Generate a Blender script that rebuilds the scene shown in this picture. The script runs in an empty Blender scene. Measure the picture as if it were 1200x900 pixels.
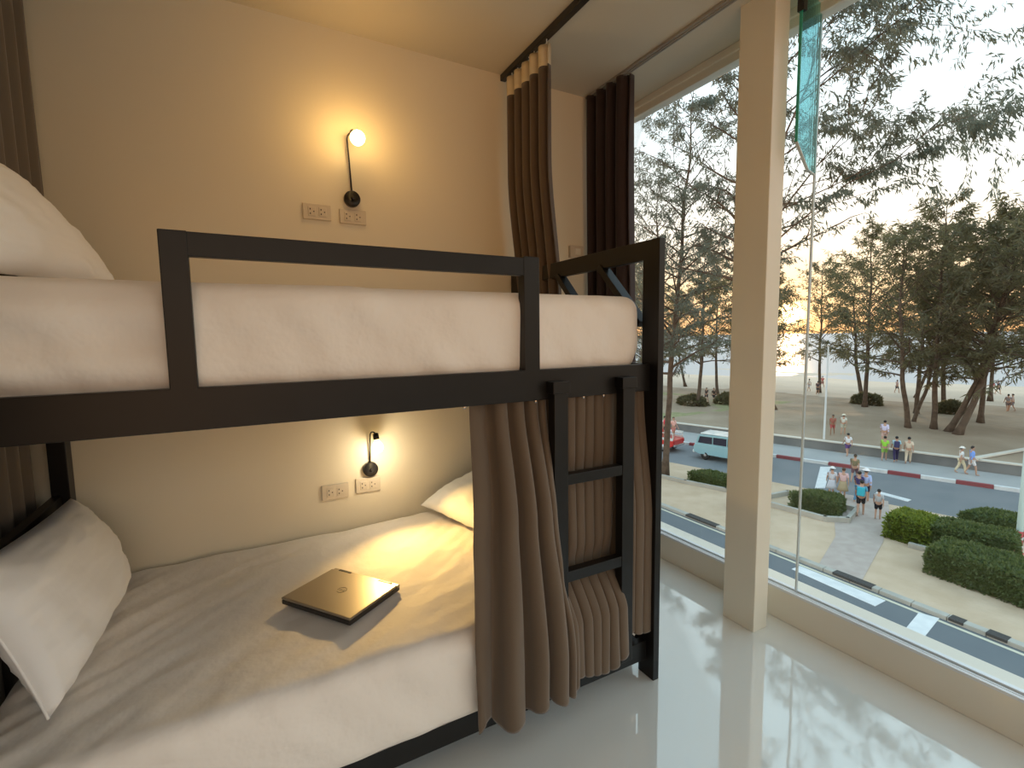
import bpy, bmesh, math, random
import numpy as np
from mathutils import Vector, Matrix
R = math.radians
scene = bpy.context.scene
COL = scene.collection

# ------------------------------------------------------------------ camera
H = 1.38
yaw, pitch, roll, fpx = 0.500025, 0.0976615, -0.0137604, 577.96
cy, sy = math.cos(yaw), math.sin(yaw)
fw = Vector((sy*math.cos(pitch), cy*math.cos(pitch), -math.sin(pitch)))
r0 = Vector((cy, -sy, 0)); u0 = r0.cross(fw)
rt = math.cos(roll)*r0 + math.sin(roll)*u0
up = -math.sin(roll)*r0 + math.cos(roll)*u0
cam = bpy.data.cameras.new('camera'); co = bpy.data.objects.new('camera', cam); COL.objects.link(co)
m = Matrix.Identity(4)
for i in range(3):
    m[i][0], m[i][1], m[i][2] = rt[i], up[i], -fw[i]
m[0][3], m[1][3], m[2][3] = 0, 0, H
co.matrix_world = m
cam.sensor_width = 36; cam.lens = fpx/1200*36; cam.clip_start = 0.02; cam.clip_end = 3000
scene.camera = co

# ------------------------------------------------------------------ materials
def mat(name, col, rough=0.6, metal=0.0, noise=None, bump=None, emit=None, spec=None, trans=None, sheen=0, coat=0):
    """noise=(scale, amount, colour2); bump=(scale, strength, distance)"""
    m = bpy.data.materials.new(name); m.use_nodes = True
    nt = m.node_tree; b = nt.nodes['Principled BSDF']
    b.inputs['Base Color'].default_value = (*col, 1); b.inputs['Roughness'].default_value = rough
    b.inputs['Metallic'].default_value = metal
    if spec is not None: b.inputs['Specular IOR Level'].default_value = spec
    if sheen: b.inputs['Sheen Weight'].default_value = sheen
    if coat: b.inputs['Coat Weight'].default_value = coat; b.inputs['Coat Roughness'].default_value = .05
    tc = nt.nodes.new('ShaderNodeTexCoord')
    if noise:
        n = nt.nodes.new('ShaderNodeTexNoise'); n.inputs['Scale'].default_value = noise[0]; n.inputs['Detail'].default_value = 5
        nt.links.new(tc.outputs['Object'], n.inputs['Vector'])
        rp = nt.nodes.new('ShaderNodeMapRange'); rp.inputs['From Min'].default_value = .35; rp.inputs['From Max'].default_value = .65
        rp.inputs['To Max'].default_value = noise[1]
        nt.links.new(n.outputs['Fac'], rp.inputs['Value'])
        mx = nt.nodes.new('ShaderNodeMix'); mx.data_type = 'RGBA'
        mx.inputs['A'].default_value = (*col, 1); mx.inputs['B'].default_value = (*noise[2], 1)
        nt.links.new(rp.outputs['Result'], mx.inputs['Factor']); nt.links.new(mx.outputs['Result'], b.inputs['Base Color'])
    if bump:
        n = nt.nodes.new('ShaderNodeTexNoise'); n.inputs['Scale'].default_value = bump[0]; n.inputs['Detail'].default_value = 4
        nt.links.new(tc.outputs['Object'], n.inputs['Vector'])
        bp = nt.nodes.new('ShaderNodeBump'); bp.inputs['Strength'].default_value = bump[1]; bp.inputs['Distance'].default_value = bump[2]
        nt.links.new(n.outputs['Fac'], bp.inputs['Height']); nt.links.new(bp.outputs['Normal'], b.inputs['Normal'])
    if emit:
        b.inputs['Emission Color'].default_value = (*emit[0], 1); b.inputs['Emission Strength'].default_value = emit[1]
    if trans:   # translucent leaves / cloth
        out = nt.nodes['Material Output']; t = nt.nodes.new('ShaderNodeBsdfTranslucent'); t.inputs['Color'].default_value = (*trans[0], 1)
        ms = nt.nodes.new('ShaderNodeMixShader'); ms.inputs['Fac'].default_value = trans[1]
        nt.links.new(b.outputs[0], ms.inputs[1]); nt.links.new(t.outputs[0], ms.inputs[2]); nt.links.new(ms.outputs[0], out.inputs['Surface'])
    return m

M = {}
M['wall'] = mat('painted_wall', (.79, .71, .545), .45, bump=(60, .05, .002))
M['ceiling'] = mat('painted_ceiling', (.64, .57, .44), .6)
M['black'] = mat('black_painted_steel', (.006, .0055, .005), .36, noise=(8, .4, (.010, .009, .008)), spec=.32)
M['column'] = mat('painted_column', (.80, .75, .62), .4)
M['sill'] = mat('sill_paint', (.80, .74, .62), .35)
M['alu'] = mat('white_aluminium', (.78, .78, .78), .3, metal=.3)
M['socket'] = mat('socket_plastic', (.66, .57, .44), .35)
M['slot'] = mat('socket_slot_dark', (.03, .02, .015), .6)
M['lampblack'] = mat('lamp_black_metal', (.012, .010, .009), .35)
M['sheet'] = mat('white_cotton_sheet', (.88, .81, .73), .75, bump=(7, .45, .03), sheen=.2)
M['pillow'] = mat('white_pillowcase', (.88, .86, .83), .75, bump=(7, .3, .02), sheen=.2)
M['bunkcurtain'] = mat('taupe_curtain_cloth', (.120, .080, .048), .8, bump=(400, .12, .001), sheen=.25)
M['talcurtain'] = mat('brown_curtain_cloth', (.085, .055, .035), .85, bump=(300, .12, .001), sheen=.2)
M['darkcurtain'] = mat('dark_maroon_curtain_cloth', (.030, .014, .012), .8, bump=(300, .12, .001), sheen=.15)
M['header'] = mat('curtain_header_tape', (.62, .52, .36), .8, bump=(200, .2, .001))
M['laptop'] = mat('laptop_lid_satin', (.36, .31, .24), .36, metal=.7)
M['laptopb'] = mat('laptop_body_black', (.02, .017, .015), .4)
M['logo'] = mat('laptop_badge', (.32, .28, .22), .25, metal=.8)
M['bark'] = mat('brown_bark', (.085, .058, .040), .9, noise=(3, .8, (.16, .115, .08)), bump=(14, .7, .05))
M['leafd'] = mat('dark_needle_foliage', (.105, .105, .062), .7, trans=((.30, .26, .12), .42))
M['leafb'] = mat('grey_green_needle_foliage', (.105, .120, .092), .6, trans=((.26, .29, .22), .45))
M['hedge'] = mat('hedge_leaves', (.105, .135, .045), .6, trans=((.2, .25, .07), .3))
M['hedgel'] = mat('bright_hedge_leaves', (.16, .21, .03), .6, trans=((.3, .36, .05), .3))
M['asphalt'] = mat('grey_asphalt', (.125, .14, .15), .75, noise=(1.1, .5, (.155, .17, .175)), bump=(60, .2, .01))
M['asphalt2'] = mat('worn_asphalt', (.17, .18, .185), .75, noise=(.6, .6, (.22, .22, .22)), bump=(60, .2, .01))
M['sand'] = mat('sandy_soil', (.52, .38, .25), .95, noise=(.9, .85, (.62, .47, .33)), bump=(3, .5, .08))
M['parksand'] = mat('brown_park_sand', (.30, .22, .145), .95, noise=(.25, .9, (.40, .31, .22)), bump=(1.5, .5, .15))  # warm brown sand, darker than the median soil
M['beach'] = mat('beach_sand', (.56, .45, .34), .95, noise=(.1, .6, (.48, .38, .28)))
M['sea'] = mat('sea_water', (.22, .27, .30), .38, bump=(.6, .5, .25))
M['grass'] = mat('dry_grass', (.25, .25, .11), .95, noise=(2, .8, (.36, .33, .17)))
M['concrete'] = mat('concrete', (.46, .43, .37), .9, noise=(1.3, .7, (.33, .32, .28)))
M['wallgrey'] = mat('grey_retaining_wall', (.16, .16, .155), .85, noise=(.8, .8, (.24, .235, .22)))
M['cap'] = mat('pale_wall_cap', (.66, .61, .52), .8)
M['paver'] = mat('pinkish_pavers', (.42, .34, .29), .9, noise=(2.5, .7, (.5, .42, .36)))
M['sidewalk'] = mat('sidewalk_slabs', (.40, .39, .37), .9, noise=(.7, .6, (.34, .34, .33)))
M['white'] = mat('white_road_paint', (.74, .74, .72), .7, noise=(3, .5, (.55, .56, .56)))
M['yellow'] = mat('faded_edge_paint', (.62, .58, .44), .7)
M['redp'] = mat('faded_red_kerb_paint', (.30, .06, .065), .7, noise=(3, .5, (.2, .07, .07)))
M['darkblot'] = mat('dark_kerb_stain', (.06, .055, .05), .9)
M['pole'] = mat('pale_teal_pole_paint', (.55, .70, .68), .5)
M['polew'] = mat('grey_white_pole', (.62, .60, .56), .5)
M['polered'] = mat('red_band_paint', (.52, .06, .06), .6)
M['vanblue'] = mat('pale_blue_car_paint', (.30, .52, .58), .25, coat=.6)
M['vanwhite'] = mat('white_car_roof', (.72, .76, .74), .3, coat=.6)
M['carglass'] = mat('dark_car_glass', (.025, .025, .05), .08)
M['tyre'] = mat('black_tyre', (.02, .02, .02), .8)
M['rim'] = mat('grey_wheel_rim', (.5, .5, .5), .35, metal=.6)
M['taillight'] = mat('red_tail_light', (.45, .02, .02), .3)
M['carred'] = mat('red_car_paint', (.62, .035, .03), .3, coat=.5)
M['chrome'] = mat('chrome_trim', (.6, .6, .6), .2, metal=.9)
M['skin'] = mat('skin', (.50, .30, .21), .6)
M['skin2'] = mat('tanned_skin', (.32, .18, .11), .6)
M['hairb'] = mat('black_hair', (.012, .010, .009), .6)
M['hairbr'] = mat('brown_hair', (.08, .045, .025), .6)
M['eye'] = mat('dark_eye', (.01, .01, .01), .3)

M['tile'] = mat('polished_floor_tile', (.93, .93, .88), .045, metal=.18, spec=1.0, bump=(2.5, .04, .02))

def glass_mat(name, tint, refl=1.0):
    m = bpy.data.materials.new(name); m.use_nodes = True; nt = m.node_tree
    nt.nodes.remove(nt.nodes['Principled BSDF']); out = nt.nodes['Material Output']
    t = nt.nodes.new('ShaderNodeBsdfTransparent'); t.inputs['Color'].default_value = (*tint, 1)
    g = nt.nodes.new('ShaderNodeBsdfGlossy'); g.inputs['Roughness'].default_value = .0
    fr = nt.nodes.new('ShaderNodeFresnel'); fr.inputs['IOR'].default_value = 1.3
    mu = nt.nodes.new('ShaderNodeMath'); mu.operation = 'MULTIPLY'; mu.inputs[1].default_value = refl
    nt.links.new(fr.outputs[0], mu.inputs[0])
    ms = nt.nodes.new('ShaderNodeMixShader'); nt.links.new(mu.outputs[0], ms.inputs['Fac'])
    nt.links.new(t.outputs[0], ms.inputs[1]); nt.links.new(g.outputs[0], ms.inputs[2]); nt.links.new(ms.outputs[0], out.inputs['Surface'])
    return m
M['glass'] = glass_mat('window_glass', (.97, .985, .98), .5)
M['fin'] = glass_mat('teal_glass_fin', (.56, .88, .90), .8)
M['joint'] = mat('clear_sealant_joint', (.55, .60, .60), .3)
M['finedge'] = mat('green_glass_edge', (.03, .38, .27), .15)
M['bulbhot'] = mat('lit_bulb_glass', (1, .8, .5), .3, emit=((1, .66, .26), 14))
M['bulbdim'] = mat('reflector_bulb_glass', (1, .85, .55), .3, emit=((1, .75, .30), 5))

# ------------------------------------------------------------------ mesh helpers
def tag(o, label=None, cat=None, group=None, kind=None):
    if label: o['label'] = label
    if cat: o['category'] = cat
    if group: o['group'] = group
    if kind: o['kind'] = kind
    return o
def thing(name, loc, label, cat, group=None, rz=0):
    o = bpy.data.objects.new(name, None); COL.objects.link(o); o.location = loc; o.rotation_euler = (0, 0, rz)
    o.empty_display_size = .1
    return tag(o, label, cat, group)
def link(name, me, mats, parent=None, smooth=False):
    if not isinstance(mats, (list, tuple)): mats = [mats]
    for x in mats: me.materials.append(x)
    if smooth:
        me.polygons.foreach_set('use_smooth', [True]*len(me.polygons))
    o = bpy.data.objects.new(name, me); COL.objects.link(o)
    if parent is not None:
        o.parent = parent
    return o
def obj(name, bm, mats, parent=None, smooth=False, world=True):
    """build object from bmesh given in WORLD coordinates; a parented one is moved into its parent's frame"""
    me = bpy.data.meshes.new(name)
    bmesh.ops.recalc_face_normals(bm, faces=bm.faces[:])
    if parent is not None and world:
        Mx = Matrix.Identity(4); p = parent; chain = []
        while p is not None: chain.append(p); p = p.parent
        for q in reversed(chain): Mx = Mx @ (Matrix.Translation(q.location) @ q.rotation_euler.to_matrix().to_4x4())
        bmesh.ops.transform(bm, matrix=Mx.inverted(), verts=bm.verts[:])
    bm.to_mesh(me); bm.free()
    return link(name, me, mats, parent, smooth)
def struct(name, bm, mats, label=None, smooth=False):
    o = obj(name, bm, mats, None, smooth); o['kind'] = 'structure'
    if label: o['label'] = label
    return o
def NB(): return bmesh.new()
def box(bm, x0, x1, y0, y1, z0, z1, bev=0, seg=2, mi=0):
    r = bmesh.ops.create_cube(bm, size=1)
    vs = r['verts']
    bmesh.ops.scale(bm, vec=(x1-x0, y1-y0, z1-z0), verts=vs)
    bmesh.ops.translate(bm, vec=((x0+x1)/2, (y0+y1)/2, (z0+z1)/2), verts=vs)
    fs = set(f for v in vs for f in v.link_faces)
    for f in fs: f.material_index = mi
    if bev:
        es = list(set(e for v in vs for e in v.link_edges))
        bmesh.ops.bevel(bm, geom=es, offset=bev, segments=seg, affect='EDGES', profile=.5)
    return bm
def obox(bm, c, ax, ay, az, hx, hy, hz, bev=0):
    """oriented box: centre, three unit axes, half sizes"""
    r = bmesh.ops.create_cube(bm, size=2); vs = r['verts']
    T = Matrix.Identity(4)
    for i in range(3):
        T[i][0], T[i][1], T[i][2], T[i][3] = ax[i]*hx, ay[i]*hy, az[i]*hz, c[i]
    bmesh.ops.transform(bm, matrix=T, verts=vs)
    if bev:
        es = list(set(e for v in vs for e in v.link_edges)); bmesh.ops.bevel(bm, geom=es, offset=bev, segments=2, affect='EDGES', profile=.5)
    return bm
def bar(bm, a, b, w, h, upv=(0, 0, 1), bev=.002):
    a, b = Vector(a), Vector(b); d = (b-a); L = d.length; d.normalize()
    s = d.cross(Vector(upv)).normalized(); t = s.cross(d).normalized()
    return obox(bm, (a+b)/2, d, s, t, L/2, w/2, h/2, bev)
def prism(bm, pts, z0, z1, mi=0):
    lo = [bm.verts.new((p[0], p[1], z0)) for p in pts]; hi = [bm.verts.new((p[0], p[1], z1)) for p in pts]
    n = len(pts); fs = [bm.faces.new(hi), bm.faces.new(lo[::-1])]
    for i in range(n): fs.append(bm.faces.new((lo[i], lo[(i+1) % n], hi[(i+1) % n], hi[i])))
    for f in fs: f.material_index = mi
    return bm
def extr(bm, pts3, n, t):
    """flat outline in 3D given depth t along n"""
    n = Vector(n).normalized()
    a = [bm.verts.new(Vector(p)) for p in pts3]; b = [bm.verts.new(Vector(p)+n*t) for p in pts3]
    k = len(pts3); bm.faces.new(a); bm.faces.new(b[::-1])
    for i in range(k): bm.faces.new((a[i], a[(i+1) % k], b[(i+1) % k], b[i]))
    return bm
def tube(bm, pts, rad, seg=10, cap=True):
    pts = [Vector(p) for p in pts]; n = len(pts)
    if not hasattr(rad, '__len__'): rad = [rad]*n
    rings = []; prev = None
    for i, p in enumerate(pts):
        d = (pts[min(i+1, n-1)]-pts[max(i-1, 0)]).normalized()
        if prev is None:
            s = d.orthogonal().normalized()
        else:
            s = (prev - d*prev.dot(d)).normalized()
        prev = s; t = d.cross(s)
        rings.append([bm.verts.new(p+(s*math.cos(2*math.pi*k/seg)+t*math.sin(2*math.pi*k/seg))*rad[i]) for k in range(seg)])
    for i in range(n-1):
        for k in range(seg):
            bm.faces.new((rings[i][k], rings[i][(k+1) % seg], rings[i+1][(k+1) % seg], rings[i+1][k]))
    if cap:
        bm.faces.new(rings[0][::-1]); bm.faces.new(rings[-1])
    return bm
def lathe(bm, o, axis, prof, seg=24):
    """prof: list of (dist along axis, radius)"""
    axis = Vector(axis).normalized(); o = Vector(o)
    return tube(bm, [o+axis*a for a, _ in prof], [max(r, .0003) for _, r in prof], seg)
def grid(bm, P):
    """P[i][j] of points"""
    V = [[bm.verts.new(p) for p in row] for row in P]
    for i in range(len(V)-1):
        for j in range(len(V[0])-1):
            bm.faces.new((V[i][j], V[i+1][j], V[i+1][j+1], V[i][j+1]))
    return bm
def sstep(a, b, x):
    t = min(1, max(0, (x-a)/(b-a))) if a != b else float(x > a)
    return t*t*(3-2*t)
def lerp(a, b, t): return a+(b-a)*t
from mathutils import noise as mn
def nz(*p): return mn.noise(Vector(p))

# ================================================================== ROOM
CZ = 2.79; WY = 2.5; WX = 2.2; LX = -2.3; RY = -2.2
struct('floor', box(NB(), LX-.1, WX+.12, RY-.1, WY+.1, -.15, 0), M['tile'], 'polished pale floor tiles')
struct('ceiling', box(NB(), LX-.1, WX+.14, RY-.1, WY+.1, CZ, CZ+.15), M['ceiling'], 'plain ceiling')
struct('wall_back', box(NB(), LX-.1, WX+.045, WY, WY+.12, 0, CZ), M['wall'], 'cream painted wall behind the bunk bed')
struct('wall_left', box(NB(), LX-.1, LX, RY, WY, 0, CZ), M['wall'], 'cream painted wall')
FX0, FX1, FZ0, FZ1 = -2.0, 2.05, .12, 2.62  # unseen window opening, added to let sky light fill the room from behind
bm = NB(); box(bm, LX-.1, FX0, RY-.1, RY, 0, CZ); box(bm, FX1, WX+.14, RY-.1, RY, 0, CZ); box(bm, FX0, FX1, RY-.1, RY, 0, FZ0); box(bm, FX0, FX1, RY-.1, RY, FZ1, CZ)
struct('wall_front', bm, M['wall'], 'cream painted wall with a wide window added for fill light behind the photographer')
bm = NB()
for x in (FX0, (FX0+FX1)/2-.02, FX1-.04): box(bm, x, x+.04, RY-.07, RY-.02, FZ0, FZ1, .003)
box(bm, FX0, FX1, RY-.07, RY-.02, FZ0, FZ0+.04, .003); box(bm, FX0, FX1, RY-.07, RY-.02, FZ1-.04, FZ1, .003)
struct('added_window', bm, M['alu'], 'white frame of the window added for fill light behind the photographer')
# window wall: sill, track, head
struct('trim_1', box(NB(), WX, WX+.16, RY, WY, 0, .15, .004), M['sill'], 'low cream sill under the glass wall')
bm = NB()
for x0, x1, z1 in ((WX-.002, WX+.014, .158), (WX+.022, WX+.032, .155), (WX+.040, WX+.062, .160)):
    box(bm, x0, x1, RY, WY, .148, z1, .0015)
box(bm, WX+.0, WX+.07, RY, WY, .146, .151)
struct('trim_2', bm, M['alu'], 'white aluminium glazing track on the sill')
bm = NB(); box(bm, WX+.005, WX+.10, RY, WY, CZ-.035, CZ, .003); box(bm, WX+.02, WX+.085, RY, WY, CZ-.075, CZ-.03, .003)
struct('trim_3', bm, M['sill'], 'pale window head frame')
bm = NB(); box(bm, 1.995, 2.092, 1.362, 1.528, 0, CZ, .003)
struct('column', bm, M['column'], 'square cream column standing in front of the glass wall')
# outside parapet below the sill so the building has thickness
struct('wall_right', box(NB(), WX+.02, WX+.16, RY-.1, WY+.1, -7.3, -.0), M['sill'], 'outer wall below the glass')
# glass panes + joints + fins
JY = [1.318, .505, -.31, -1.12]; GX = WX+.035
edges = [RY] + JY[::-1] + [2.13, WY]
w = bpy.data.objects.new('window_1', None); COL.objects.link(w); w.location = (GX, 1, .15); w['kind'] = 'structure'; w['label'] = 'floor to ceiling frameless glass wall'
for i in range(len(edges)-1):
    if edges[i+1] == 2.13: continue
    y0 = edges[i] if edges[i] != 2.13 else 1.318
    obj('glass_pane', box(NB(), GX, GX+.010, y0+.003, edges[i+1]-.003, .152, CZ-.04), M['glass'], w)
for y in JY:
    obj('sealant_joint', box(NB(), GX-.001, GX+.011, y-.0032, y+.0032, .152, CZ-.04), M['joint'], w)
for y in JY[:1]:
    f = obj('glass_fin', extr(NB(), [(GX, y-.005, CZ), (GX-.135, y-.005, CZ), (GX-.135, y-.005, 2.175), (GX-.050, y-.005, 2.075), (GX-.004, y-.005, 2.062), (GX, y-.005, 2.07)], (0, 1, 0), .010), M['fin'], w)
    obj('fin_edge', box(NB(), GX-.139, GX-.135, y-.006, y+.006, 2.175, CZ), M['finedge'], f)
    b = NB(); bar(b, (GX-.137, y, 2.176), (GX-.051, y, 2.073), .012, .004, bev=0); bar(b, (GX-.051, y, 2.073), (GX-.003, y, 2.06), .012, .004, bev=0)
    obj('fin_bevel', b, M['joint'], f)
    obj('fin_bracket', box(NB(), GX-.145, GX-.118, y-.014, y+.014, CZ-.10, CZ, .002), M['lampblack'], f)

# ceiling curtain tracks
bm = NB(); box(bm, 1.318, 1.350, RY, WY, CZ-.034, CZ-.002, .003)
tag(struct('trim_4', bm, M['lampblack'], 'black curtain rail fixed along the ceiling'))
bm = NB(); box(bm, 1.885, 1.925, RY, 2.49, CZ-.014, CZ, .002); box(bm, 1.897, 1.903, RY, 2.49, CZ-.02, CZ-.012); box(bm, 1.908, 1.914, RY, 2.49, CZ-.02, CZ-.012)
struct('trim_5', bm, mat('grey_track', (.33, .31, .27), .5), 'grey window curtain track along the ceiling')

# ================================================================== BUNK BED
bed = thing('bunk_bed', (.35, 1.9, 0), 'black steel bunk bed with guard rails and a short ladder, against the cream wall', 'bunk bed')
K = M['black']
YF, YB, XL, XR = 1.395, 2.485, -.66, 1.363   # rail front face, wall side, head end, foot post inner face
def part(name, bm, mtl=K, parent=bed): return obj(name, bm, mtl, parent)
part('post', box(NB(), XR, XR+.030, 1.355, 1.440, 0, 1.731, .002))
part('post', box(NB(), XR, XR+.030, 2.41, 2.490, 0, 1.731, .002))
part('post', box(NB(), XL-.03, XL, 1.355, 1.440, 0, 1.60, .002))
part('post', box(NB(), XL, XL+.055, 2.42, 2.488, 0, 1.55, .002))
# upper frame
part('side_rail', box(NB(), XL, XR, YF, YF+.030, 1.163, 1.266, .002))
part('side_rail', box(NB(), XL, XR, YB-.03, YB, 1.163, 1.266, .002))
part('end_rail', box(NB(), XR-.0, XR+.028, 1.44, 2.41, 1.163, 1.266, .002))
part('end_rail', box(NB(), XL-.028, XL, 1.44, 2.42, 1.163, 1.266, .002))
part('bed_base', box(NB(), XL+.02, XR-.02, YF+.03, YB-.03, 1.19, 1.235, .002))
# lower frame
part('side_rail', box(NB(), XL, XR, YF, YF+.030, .070, .150, .002))
part('side_rail', box(NB(), XL, XR, YB-.03, YB, .070, .150, .002))
part('end_rail', box(NB(), XR, XR+.028, 1.44, 2.41, .070, .150, .002))
part('end_rail', box(NB(), XL-.028, XL, 1.44, 2.42, .070, .150, .002))
part('bed_base', box(NB(), XL+.02, XR-.02, YF+.03, YB-.03, .105, .145, .002))
# lower head-end board rail (dark band behind the pillow)
part('head_rail', box(NB(), XL-.0, XL+.03, 1.44, 2.42, .70, .80, .002))
# front guard
g = NB()
box(g, -.153, -.096, YF, YF+.028, 1.262, 1.634, .002)
part('guard_upright', g)
g = NB(); box(g, .812, .870, YF, YF+.040, 1.262, 1.634, .002); part('guard_upright', g)
g = NB(); a = (-.153, YF+.014, 1.606); b2 = (.870, YF+.014, 1.600)
a = (-.151, YF+.015, 1.6045); b2 = (.868, YF+.015, 1.6005); bar(g, a, b2, .026, .057); part('guard_rail', g)
# foot guard with slanted braces
part('guard_rail', box(NB(), XR, XR+.028, 1.43, 2.42, 1.658, 1.731, .002))
for yt in (2.385, 2.02, 1.70):
    g = NB(); ye = max(1.452, yt-.40); bar(g, (XR+.014, yt, 1.665), (XR+.014, ye, 1.665-(yt-ye)*1.0), .028, .046, upv=(1, 0, 0)); part('guard_brace', g)
part('guard_rail', box(NB(), XL-.028, XL, 1.43, 2.42, 1.49, 1.55, .002))
# ladder
part('ladder_rail', box(NB(), .900, .955, 1.355, 1.394, .13, 1.20, .002))
part('ladder_rail', box(NB(), 1.197, 1.252, 1.355, 1.394, .13, 1.20, .002))
for xx in (.893, 1.190): part('ladder_bracket', box(NB(), xx, xx+.068, 1.350, 1.394, 1.185, 1.225, .002))
for z0, z1 in ((.866, .903), (.517, .556)): part('ladder_rung', box(NB(), .955, 1.197, 1.357, 1.392, z0, z1, .002))

# curtain wire hooks (tiny screws under the rail)
for x in (.60, .86, .955, 1.06, 1.15, 1.29): 
    g = NB(); lathe(g, (x, 1.41, 1.165), (0, 0, -1), [(0, .006), (.006, .006), (.012, .003)], 8); part('screw', g, M['chrome'])

# ------------------------------------------------ mattresses in fitted sheets
def cushion(name, x0, x1, y0, y1, z0, z1, rad, wr, seed, mtl, label, cat, nx=120, ny=60, nzz=14):
    """rounded box with wrinkled sheet surface"""
    bm = NB()
    bmesh.ops.create_cube(bm, size=1)
    bm2 = NB()
    def face(f, na, nb):
        grid(bm2, [[f(i/na, j/nb) for j in range(nb+1)] for i in range(na+1)])
    cx, cyy, cz = (x0+x1)/2, (y0+y1)/2, (z0+z1)/2; hx, hy, hz = (x1-x0)/2, (y1-y0)/2, (z1-z0)/2
    L = lambda t: 2*t-1
    face(lambda a, b: (L(a), L(b), 1), nx, ny); face(lambda a, b: (L(a), L(b), -1), 20, 10)
    face(lambda a, b: (L(a), -1, L(b)), nx, nzz); face(lambda a, b: (L(a), 1, L(b)), nx, nzz)
    face(lambda a, b: (1, L(a), L(b)), ny, nzz); face(lambda a, b: (-1, L(a), L(b)), ny, nzz)
    for v in bm2.verts:
        p = Vector((v.co.x*hx, v.co.y*hy, v.co.z*hz))
        q = Vector((max(-hx+rad, min(hx-rad, p.x)), max(-hy+rad, min(hy-rad, p.y)), max(-hz+rad, min(hz-rad, p.z))))
        d = p-q
        if d.length > 1e-6:
            d.normalize(); p2 = q+d*rad
        else: p2 = p; d = Vector((0, 0, 1))
        P = p2+Vector((cx, cyy, cz))
        v.co = P + d*wr(P, d)
    bmesh.ops.remove_doubles(bm2, verts=bm2.verts[:], dist=.0004)
    bm.free()
    o = obj(name, bm2, mtl, None, True)
    return tag(o, label, cat)
def wr_up(P, d):
    k = 0
    front = max(0, -d.y)
    k += front*(.012*nz(P.x*2.2, 3, P.z*6)+.009*nz(P.x*9+P.z*7, 7, P.z*5))
    k += front*.009*math.sin((P.z-1.28)*52+2*nz(P.x*1.3, 1, 4))*sstep(.3, -.4, P.x)
    k += front*.012*max(0, nz(P.x*14+P.z*22, 2.2, P.z*5))*sstep(1.42, 1.52, P.z)
    k += max(0, d.x)*.020*nz(P.y*9, P.z*10, 2)
    k += .012*front*max(0, nz(P.x*16, 5, P.z*5))*sstep(.9, 1.25, P.x)
    return k
up_m = cushion('mattress', -.655, 1.350, 1.428, 2.45, 1.236, 1.524, .055, wr_up, 1, M['sheet'], 'thick mattress in a white fitted sheet on the upper bunk', 'mattress')
def wr_lo(P, d):
    k = .014*math.sin((P.x+.65)/2*math.pi)*max(0, d.z)
    s = P.x*.75+P.y*.66; t = P.x*.66-P.y*.75
    k += max(0, d.z)*(.009*nz(s*1.6, t*9, 1) + .010*nz(t*3, s*1.5, 4) + .007*nz(s*4+8, t*20, 9)*sstep(.1, -.4, P.x) + .006*nz(s*3, t*20, 2)*sstep(.3, .8, P.x)
        + .009*(.3-abs(nz(P.x*3+P.y*2, P.y*7-P.x*4, 6))))
    k += .022*max(0, d.z)*sstep(.2, 1.1, P.x)
    k += max(0, -d.y)*(.012+.006*nz(P.x*3, 3, P.z*8)+.006*nz(P.x*10+P.z*9, 3, P.z*7))
    k -= max(0, -d.y)*.125*sstep(.70, .90, P.x)
    return k
lo_m = cushion('mattress', -.630, 1.345, 1.374, 2.488, .146, .428, .05, wr_lo, 2, M['sheet'], 'mattress in a rumpled white sheet on the lower bunk, under the laptop', 'mattress', 170, 100)

def pillow(name, A, B, C, D, T, label, seed, mtl=M['pillow'], n=46, flatb=.5):
    """corners in order; T = half thickness; normal from the corner order"""
    A, B, C, D = map(Vector, (A, B, C, D)); N = ((B-A).cross(D-A)).normalized()
    def pt(u, v, sgn):
        p = A.lerp(B, (u+1)/2).lerp(D.lerp(C, (u+1)/2), (v+1)/2)
        c = (A+B+C+D)/4
        # edges pulled in between the corners
        pin = 1-.055*((1-u*u)*abs(v)**3+(1-v*v)*abs(u)**3)
        p = c+(p-c)*pin
        au, av = max(0, 1-abs(u)**2.6), max(0, 1-abs(v)**2.6)
        th = T*(au*av)**.42
        wr = .010*nz(u*3+seed, v*3, sgn)*min(1, th/T*1.5)+.012*nz(u*8+seed, v*2.5, 4+sgn)*(1-th/T)*(1 if th > 0 else 0)+.004*nz(u*5, v*14+seed, 8)*min(1, th/T*2)
        return p+N*sgn*(th*(1 if sgn > 0 else flatb)+wr*(th > 0))
    bm = NB()
    for sgn in (1, -1):
        grid(bm, [[pt(2*i/n-1, 2*j/n-1, sgn) for j in range(n+1)] for i in range(n+1)])
    bmesh.ops.remove_doubles(bm, verts=bm.verts[:], dist=.0006)
    o = obj(name, bm, mtl, None, True); tag(o, label, 'pillow', 'pillows on the bunks')
    # sewn hem along one short side
    pts = [pt(-1, 2*j/n-1, 1)+N*(-.0) for j in range(n+1)]
    b = NB(); tube(b, [p for p in pts], .0035, 6); obj('piping', b, mtl, o, True)
    return o
# lower head-end pillow leaning on the head rail
pillow('pillow', (-.47, 1.545, .455), (-.44, 2.33, .455), (-.600, 2.40, .79), (-.63, 1.60, .83), .105, 'white pillow leaning upright at the head of the lower bunk, left edge of the photo', 3.3)
pillow('pillow', (-.50, 1.45, 1.535), (-.355, 2.12, 1.535), (-.600, 2.12, 1.875), (-.66, 1.46, 1.87), .088, 'plump white pillow propped up on the upper bunk', 7.7)
pillow('pillow', (.775, 2.43, .505), (.93, 1.80, .495), (1.31, 1.82, .66), (1.27, 2.45, .69), .092, 'white pillow lying at the foot of the lower bunk, half behind the taupe curtain', 5.1)

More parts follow.
